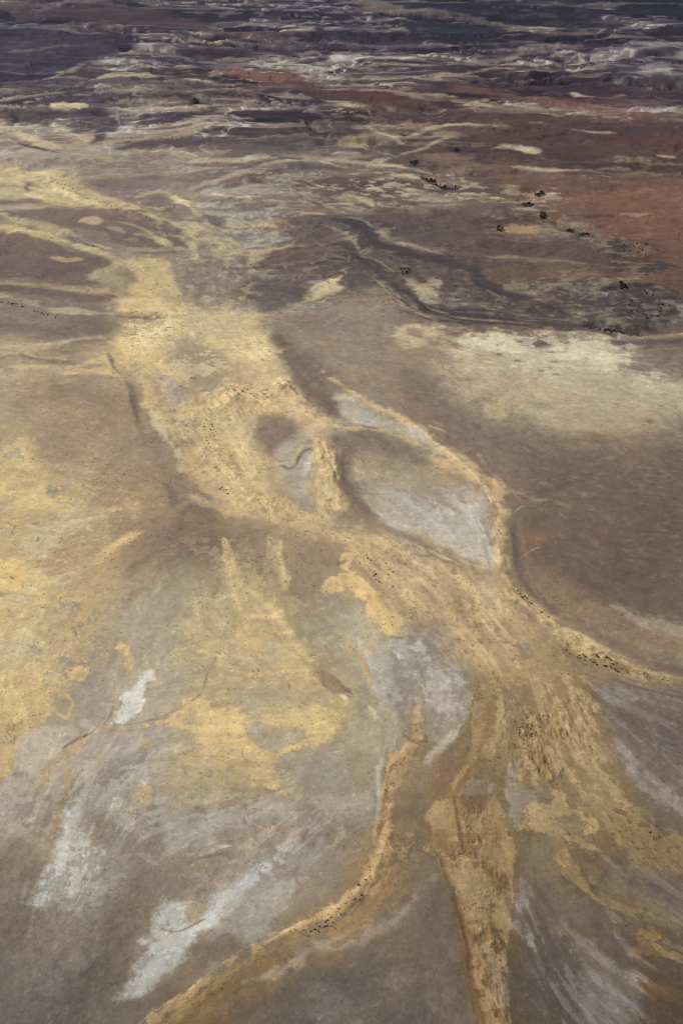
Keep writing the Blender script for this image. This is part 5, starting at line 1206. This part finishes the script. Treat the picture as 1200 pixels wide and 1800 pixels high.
def soil_material():
    m = bpy.data.materials.new("soil")
    m.use_nodes = True
    n = m.node_tree.nodes; l = m.node_tree.links
    b = n['Principled BSDF']
    b.inputs['Roughness'].default_value = 0.95
    b.inputs['Specular IOR Level'].default_value = 0.1
    a = n.new('ShaderNodeAttribute'); a.attribute_name = 'soil'
    tc = n.new('ShaderNodeTexCoord')
    n1 = n.new('ShaderNodeTexNoise'); n1.inputs['Scale'].default_value = 0.6; n1.inputs['Detail'].default_value = 4; n1.inputs['Roughness'].default_value = .7
    n2 = n.new('ShaderNodeTexNoise'); n2.inputs['Scale'].default_value = 0.05; n2.inputs['Detail'].default_value = 5; n2.inputs['Roughness'].default_value = .65
    for k in (n1, n2):
        l.new(tc.outputs['Object'], k.inputs['Vector'])
    mr = n.new('ShaderNodeMapRange'); mr.inputs[1].default_value = .3; mr.inputs[2].default_value = .7; mr.inputs[3].default_value = .88; mr.inputs[4].default_value = 1.12
    l.new(n1.outputs[0], mr.inputs[0])
    mr2 = n.new('ShaderNodeMapRange'); mr2.inputs[1].default_value = .3; mr2.inputs[2].default_value = .7; mr2.inputs[3].default_value = .9; mr2.inputs[4].default_value = 1.1
    l.new(n2.outputs[0], mr2.inputs[0])
    mu = n.new('ShaderNodeMath'); mu.operation = 'MULTIPLY'
    l.new(mr.outputs[0], mu.inputs[0]); l.new(mr2.outputs[0], mu.inputs[1])
    vm = n.new('ShaderNodeVectorMath'); vm.operation = 'SCALE'
    l.new(a.outputs['Color'], vm.inputs[0]); l.new(mu.outputs[0], vm.inputs['Scale'])
    l.new(vm.outputs[0], b.inputs['Base Color'])
    bp = n.new('ShaderNodeBump'); bp.inputs['Strength'].default_value = .5; bp.inputs['Distance'].default_value = .5
    l.new(n1.outputs[0], bp.inputs['Height']); l.new(bp.outputs[0], b.inputs['Normal'])
    return m
me.materials.append(soil_material())

# ------------------------------------------------------------------ vegetation
rnd = random.Random(5)
def z_at(u, v):
    return float(Z[int(np.argmin(np.abs(VS - v))), int(np.argmin(np.abs(US - u)))])

def leaf_material(name, c1, c2):
    m = bpy.data.materials.new(name); m.use_nodes = True
    n = m.node_tree.nodes; l = m.node_tree.links
    b = n['Principled BSDF']; b.inputs['Roughness'].default_value = .85; b.inputs['Specular IOR Level'].default_value = .15
    tc = n.new('ShaderNodeTexCoord'); t = n.new('ShaderNodeTexNoise'); t.inputs['Scale'].default_value = 1.3; t.inputs['Detail'].default_value = 3
    r = n.new('ShaderNodeMix'); r.data_type = 'RGBA'
    r.inputs[6].default_value = (*c1, 1); r.inputs[7].default_value = (*c2, 1)
    l.new(tc.outputs['Object'], t.inputs[0]); l.new(t.outputs[0], r.inputs[0]); l.new(r.outputs[2], b.inputs['Base Color'])
    return m
M_SHRUB = leaf_material("saltbush_leaves", (.062, .054, .034), (.13, .11, .068))
M_TREE = leaf_material("tree_leaves", (.034, .038, .030), (.078, .078, .056))
M_BARK = leaf_material("bark", (.06, .05, .04), (.11, .095, .08))

def tube(bm, p, q, r0, r1, mi, n=5):
    p, q = Vector(p), Vector(q); d = (q - p).normalized()
    a = d.orthogonal().normalized(); b = d.cross(a)
    rings = [[bm.verts.new(c + (a * math.cos(2 * math.pi * k / n) + b * math.sin(2 * math.pi * k / n)) * r) for k in range(n)] for c, r in ((p, r0), (q, r1))]
    for k in range(n):
        f = bm.faces.new((rings[0][k], rings[0][(k + 1) % n], rings[1][(k + 1) % n], rings[1][k])); f.material_index = mi

def leaves(bm, lumps, count, size, mi=0):
    for _ in range(count):
        c, r = rnd.choice(lumps)
        d = Vector((rnd.gauss(0, 1), rnd.gauss(0, 1), rnd.gauss(0, .9))).normalized() * (r * rnd.uniform(.45, 1.05))
        o = Vector(c) + Vector((d.x, d.y, d.z * .75))
        if o.z < .05: o.z = rnd.uniform(.05, .3)
        a = Vector((rnd.gauss(0, 1), rnd.gauss(0, 1), rnd.gauss(0, 1))).normalized(); b = a.orthogonal().normalized()
        s_ = size * rnd.uniform(.6, 1.4)
        vs_ = [bm.verts.new(o + a * s_ * x + b * s_ * .6 * y) for x, y in ((-1, 0), (0, -1), (1, 0), (0, 1))]
        bm.faces.new(vs_).material_index = mi

def shrub_mesh(k):
    bm = bmesh.new()
    nl = rnd.randint(4, 6)
    lumps = [((rnd.uniform(-1.5, 1.5), rnd.uniform(-1.2, 1.2), rnd.uniform(.45, .95)), rnd.uniform(.7, 1.15)) for _ in range(nl)]
    for c, r in lumps:
        tube(bm, (c[0] * .25, c[1] * .25, -.5), c, .09, .03, 1)
    leaves(bm, lumps, 240, .30)
    me_ = bpy.data.meshes.new("shrub"); bm.to_mesh(me_); bm.free()
    me_.materials.append(M_SHRUB); me_.materials.append(M_BARK)
    return me_
SHRUBS = [shrub_mesh(k) for k in range(6)]
def tree_meshes(k):
    h = rnd.uniform(3.2, 4.5)
    bt = bmesh.new(); tube(bt, (0, 0, -1), (rnd.uniform(-.4, .4), rnd.uniform(-.4, .4), h * .6), .38, .26, 0, 7)
    bc = bmesh.new()
    lumps = [((rnd.uniform(-3, 3), rnd.uniform(-3, 3), h + rnd.uniform(-1.4, 1.8)), rnd.uniform(1.5, 2.5)) for _ in range(8)]
    for c, r in lumps[:6]:
        tube(bt, (0, 0, h * .5), (c[0] * .8, c[1] * .8, c[2] - .3), .2, .07, 0)
    leaves(bc, lumps, 420, .55)
    mt = bpy.data.meshes.new("trunk"); bt.to_mesh(mt); bt.free(); mt.materials.append(M_BARK)
    mc = bpy.data.meshes.new("crown"); bc.to_mesh(mc); bc.free(); mc.materials.append(M_TREE)
    return mt, mc
TREES = [tree_meshes(k) for k in range(5)]

def shrub(u, v, size, label, group=None):
    o = bpy.data.objects.new("shrub", rnd.choice(SHRUBS)); C.objects.link(o)
    x, y = ground(u, v)
    s_ = size * rnd.uniform(.35, 1.1) * .9 / 4.2
    o.location = (float(x), float(y), z_at(u, v)); o.scale = (s_, s_ * rnd.uniform(.8, 1.1), s_ * rnd.uniform(.8, 1.15)); o.rotation_euler = (0, 0, rnd.uniform(0, 6.28))
    o["label"] = label; o["category"] = "shrub"
    if group: o["group"] = group
    return o

def along(pts, n, spread):
    """n spots along a traced line, with sideways scatter"""
    p = spline(pts, False, 8)
    seg = np.hypot(*np.diff(p, axis=0).T); cs = np.concatenate([[0], np.cumsum(seg)])
    out = []
    for _ in range(n):
        t = rnd.uniform(0, cs[-1])
        out.append((float(np.interp(t, cs, p[:, 0])) + rnd.gauss(0, spread), float(np.interp(t, cs, p[:, 1])) + rnd.gauss(0, spread * .55)))
    return out

def clump(label, group, size, spots):
    for u, v in spots:
        shrub(u, v, size, label, group)

clump("dark shrub in the thicket on the crest of the pale dune above the purple hollow", "shrubs on the pale dune crest", 4.6,
      [(396,686),(401,689),(403,684),(409,690),(414,687),(418,692),(421,686),(426,689),(428,684),(412,695),(420,697),(432,691),(399,694),(448,693),(452,696),(405,680),(436,687),(470,700),(466,696)])
clump("small dark shrub in the two curved rows on the rippled dune slope", "shrubs in curved rows on the dune", 4.6,
      [(363,740),(360,746),(359,752),(359,758),(361,765),(362,771),(364,776),(367,782),(373,751),(376,756),(374,762),(377,767),(372,747),(379,760),(381,765),(370,757)])
clump("small dark shrub in the knot left of the dune field beside the brown slope", "shrubs left of the dune field", 3.8, [(331,806),(335,809),(333,812),(338,812),(329,812)])
clump("tiny dark shrub in the loose string on the lower dune apron", "shrubs on the lower dune apron", 3.8, [(382,858),(386,859),(390,857),(394,860),(392,864),(398,861),(402,864),(400,867),(388,862)])
clump("dark elongated shrub among the dashes on the tan slope below the grey pan", "shrubs on the tan slope below the grey pan", 4.6,
      [(644,976),(646,981),(651,984),(633,991),(632,989),(653,1002),(655,1006),(659,1008),(656,1011),(651,1017),(660,1017),(664,1020),(666,1023)])
clump("small shrub scattered on the tan slope right of the dark dashes", "small shrubs right of the dark dashes", 3.4, [(685,1000),(691,1005),(689,1003),(690,1030),(695,1012),(682,1010)])
clump("tiny shrub dotted over the brown sand above the hooked sand spit", "tiny shrubs above the sand spit", 2.8, [(590,943),(588,948),(605,949),(612,945),(617,961),(620,966)])
clump("small shrub in the tuft on the sandy rim below the grey pan", "shrubs on the rim of the grey pan", 3.2, [(726,959),(731,961),(736,965),(741,968),(729,964),(738,962)])
clump("dark shrub in the line on the narrow sand ridge below the eastern brown plain", "shrubs on the narrow sand ridge", 4.2,
      [(900,1038),(903,1043),(908,1041),(906,1047),(913,1046),(917,1051),(921,1049),(925,1053),(929,1058),(933,1062),(919,1056),(911,1052)])
shrub(950, 1078, 5.0, "lone dark shrub on the narrow sand ridge, upper left of a pair"); shrub(963, 1086, 5.2, "lone dark shrub on the narrow sand ridge, lower right of a pair")
clump("small shrub in the row on pale sand left of the narrow ridge", "shrubs left of the narrow ridge", 3.2, [(805,1017),(812,1021),(820,1026),(827,1030)])
clump("dark shrub in the long belt along the sand ridge at the right edge", "shrub belt along the right-hand ridge", 4.4,
      along([(992,1140),(1020,1156),(1050,1166),(1080,1176),(1100,1184)], 34, 5) + along([(1030,1152),(1065,1160),(1090,1172)], 14, 3))
clump("shrub in the thin end of the belt reaching the right picture edge", "shrubs at the thin end of the ridge belt", 3.8, [(1113,1183),(1117,1186),(1122,1188),(1130,1187),(1136,1189),(1128,1180),(1163,1197),(1172,1199)])
ring = []
for k in range(30):
    a = rnd.uniform(0, 6.28); r = rnd.uniform(.55, 1.0)
    ring.append((924 + 18 * r * math.cos(a), 1284 + 14 * r * math.sin(a)))
clump("dark shrub in the dense ring on the rippled sand fan at lower right", "shrub ring on the sand fan", 2.9, ring)
clump("small shrub trailing below or beside the dense shrub ring on the sand fan", "shrubs trailing from the shrub ring", 2.4, [(926,1302),(930,1305),(927,1310),(924,1316),(932,1310),(947,1262),(950,1270),(949,1278),(952,1285),(945,1255),(921,1308),(936,1299)])
shrub(1089, 1425, 3.6, "single dark shrub on the brown slope at right, left of two"); shrub(1111, 1429, 3.2, "single dark shrub on the brown slope at right, right of two")
shrub(1142, 1465, 4.0, "isolated round dark shrub lower on the brown slope near the right edge")
clump("tiny shrub sprinkled on the brown slope near the right edge", "tiny shrubs on the right slope", 1.9, [(1153,1455),(1160,1460),(1168,1468),(1172,1475),(1158,1472),(1165,1482),(1178,1480),(1080,1440),(1072,1408),(1147,1475)])
clump("dark shrub along the crest of the curving sand stream at lower centre", "shrubs along the curving sand stream", 2.6,
      along([(643,1547),(630,1557),(616,1575),(600,1595),(580,1612),(556,1632),(532,1644)], 30, 1.6) + along([(636,1567),(618,1590),(596,1612),(570,1630),(552,1640)], 16, 3))
shrub(643, 1547, 3.6, "largest dark shrub at the head of the curving sand stream row"); shrub(630, 1555, 3.8, "wide dark shrub just below the head of the sand stream row")
clump("dark bush in the dense thicket on the yellow dune at upper left", "bushes on the upper left dune", 6.0, along([(84,317),(100,322),(125,332),(140,342),(158,350)], 34, 4))
clump("dark bush scattered down the long yellow dune tail at upper left", "bushes down the dune tail", 5.0, along([(170,355),(190,365),(230,378),(270,390),(303,398)], 36, 4))
clump("dark bush in the short row on the second sand wash at left", "bushes on the second sand wash", 6.0, along([(112,412),(128,421),(145,428),(170,436)], 15, 1.6))
clump("bush in the hedge-like row on pale ground at the left picture edge", "bushes on the left pale ground", 6.0, along([(2,533),(35,540),(70,552),(103,558)], 22, 2.2))
clump("small bush on the lower edge of the bright gold sand at left", "bushes under the gold sand", 4.5, [(233,550),(240,549),(249,551),(262,548),(271,551),(275,549)])
clump("tiny bush on the brown hollow above the dune field", "bushes on the brown hollow", 3.6, [(337,664),(341,666),(344,665)])

def tree(u, v, size, label, group):
    r = bpy.data.objects.new("tree", None); C.objects.link(r)
    x, y = ground(u, v)
    r.location = (float(x), float(y), z_at(u, v)); s_ = size * rnd.uniform(.85, 1.35) / 10.0
    r.scale = (s_, s_, s_ * rnd.uniform(.85, 1.1)); r.rotation_euler = (0, 0, rnd.uniform(0, 6.28))
    r["label"] = label; r["category"] = "tree"; r["group"] = group
    mt, mc = rnd.choice(TREES)
    for nm, me_ in (("trunk", mt), ("crown", mc)):
        o = bpy.data.objects.new(nm, me_); C.objects.link(o); o.parent = r

def grove(label, group, size, n, u, v, ru, rv, dens=1.4):
    for _ in range(int(n * dens)):
        a = rnd.uniform(0, 6.28); q = math.sqrt(rnd.random())
        tree(u + ru * q * math.cos(a), v + rv * q * math.sin(a), size, label, group)
grove("dark tree in the uppermost grove where the gully meets the red plain", "uppermost grove by the red plain", 11, 10, 947, 345, 9, 4)
grove("dark tree in the second grove down the gully, left of the others", "second grove down the gully", 11, 11, 926, 364, 10, 3.5)
grove("dark tree in the third grove down the gully on the red plain edge", "third grove down the gully", 11, 9, 952, 382, 8, 4)
grove("dark tree in the grove at the left tip of the orange sand patch", "grove by the orange sand patch", 9, 7, 878, 405, 6, 4)
grove("dark tree in the grove right of the orange sand patch", "grove right of the orange patch", 10, 7, 1002, 408, 7, 3)
grove("tree in the thinner grove beside the sandy bank at right", "thin grove beside the sandy bank", 9, 8, 1027, 415, 10, 4)
grove("dark tree in the grove at the tip of the lower red plain", "grove at the lower red plain", 10, 8, 1092, 506, 7, 4)
grove("dark tree in the gorge grove where the pale track begins", "gorge grove by the pale track", 12, 8, 800, 270, 5, 4)
grove("dark tree in the gorge grove left of the pinkish flat", "gorge grove by the pinkish flat", 12, 10, 728, 291, 8, 3)
grove("dark tree standing in for gully shadow on the creek bank in the middle distance", "trees standing in for creek bank shadow", 10, 12, 757, 319, 9, 4)  # trees added where the bank shows gully shadow
grove("tree in the long strip along the creek bank below the gorge", "trees along the creek below the gorge", 9, 12, 785, 328, 18, 4)
grove("dark tree in the small grove among the pale far mounds", "small grove among the far mounds", 13, 6, 345, 184, 7, 2.5)
grove("dark tree on the islet in the braided creek", "trees on the creek islet", 7, 8, 712, 482, 12, 5)
grove("dark tree on the low scarp edge at right above the white salt flat", "trees on the low scarp edge", 8, 18, 1075, 577, 24, 4)
grove("scattered tree on the speckled rise near the right edge", "trees on the speckled rise", 5.5, 26, 1140, 540, 38, 24, 1.0)
grove("scattered tree on the speckled bank below the red plain", "trees on the speckled bank", 5.5, 22, 1120, 440, 36, 14, 1.0)

# ------------------------------------------------------------------ thin dry haze over the plain
hb = bmesh.new()
bmesh.ops.create_cube(hb, size=1.0)
zlo, zhi = float(Z.min()) - 8.0, H + 60.0
for v in hb.verts:
    v.co = Vector((v.co.x * 180000.0, v.co.y * 134000.0 + 62000.0, zlo + (v.co.z + .5) * (zhi - zlo)))
hme = bpy.data.meshes.new("haze"); hb.to_mesh(hme); hb.free()
haze = bpy.data.objects.new("haze", hme); C.objects.link(haze); haze["kind"] = "stuff"
hm = bpy.data.materials.new("dry_haze"); hm.use_nodes = True
hn = hm.node_tree.nodes
hn.remove(hn['Principled BSDF'])
pv = hn.new('ShaderNodeVolumePrincipled')
pv.inputs['Color'].default_value = (.74, .82, 1.0, 1)
pv.inputs['Density'].default_value = 6.0e-6
hm.node_tree.links.new(pv.outputs[0], hn['Material Output'].inputs['Volume'])
hme.materials.append(hm)
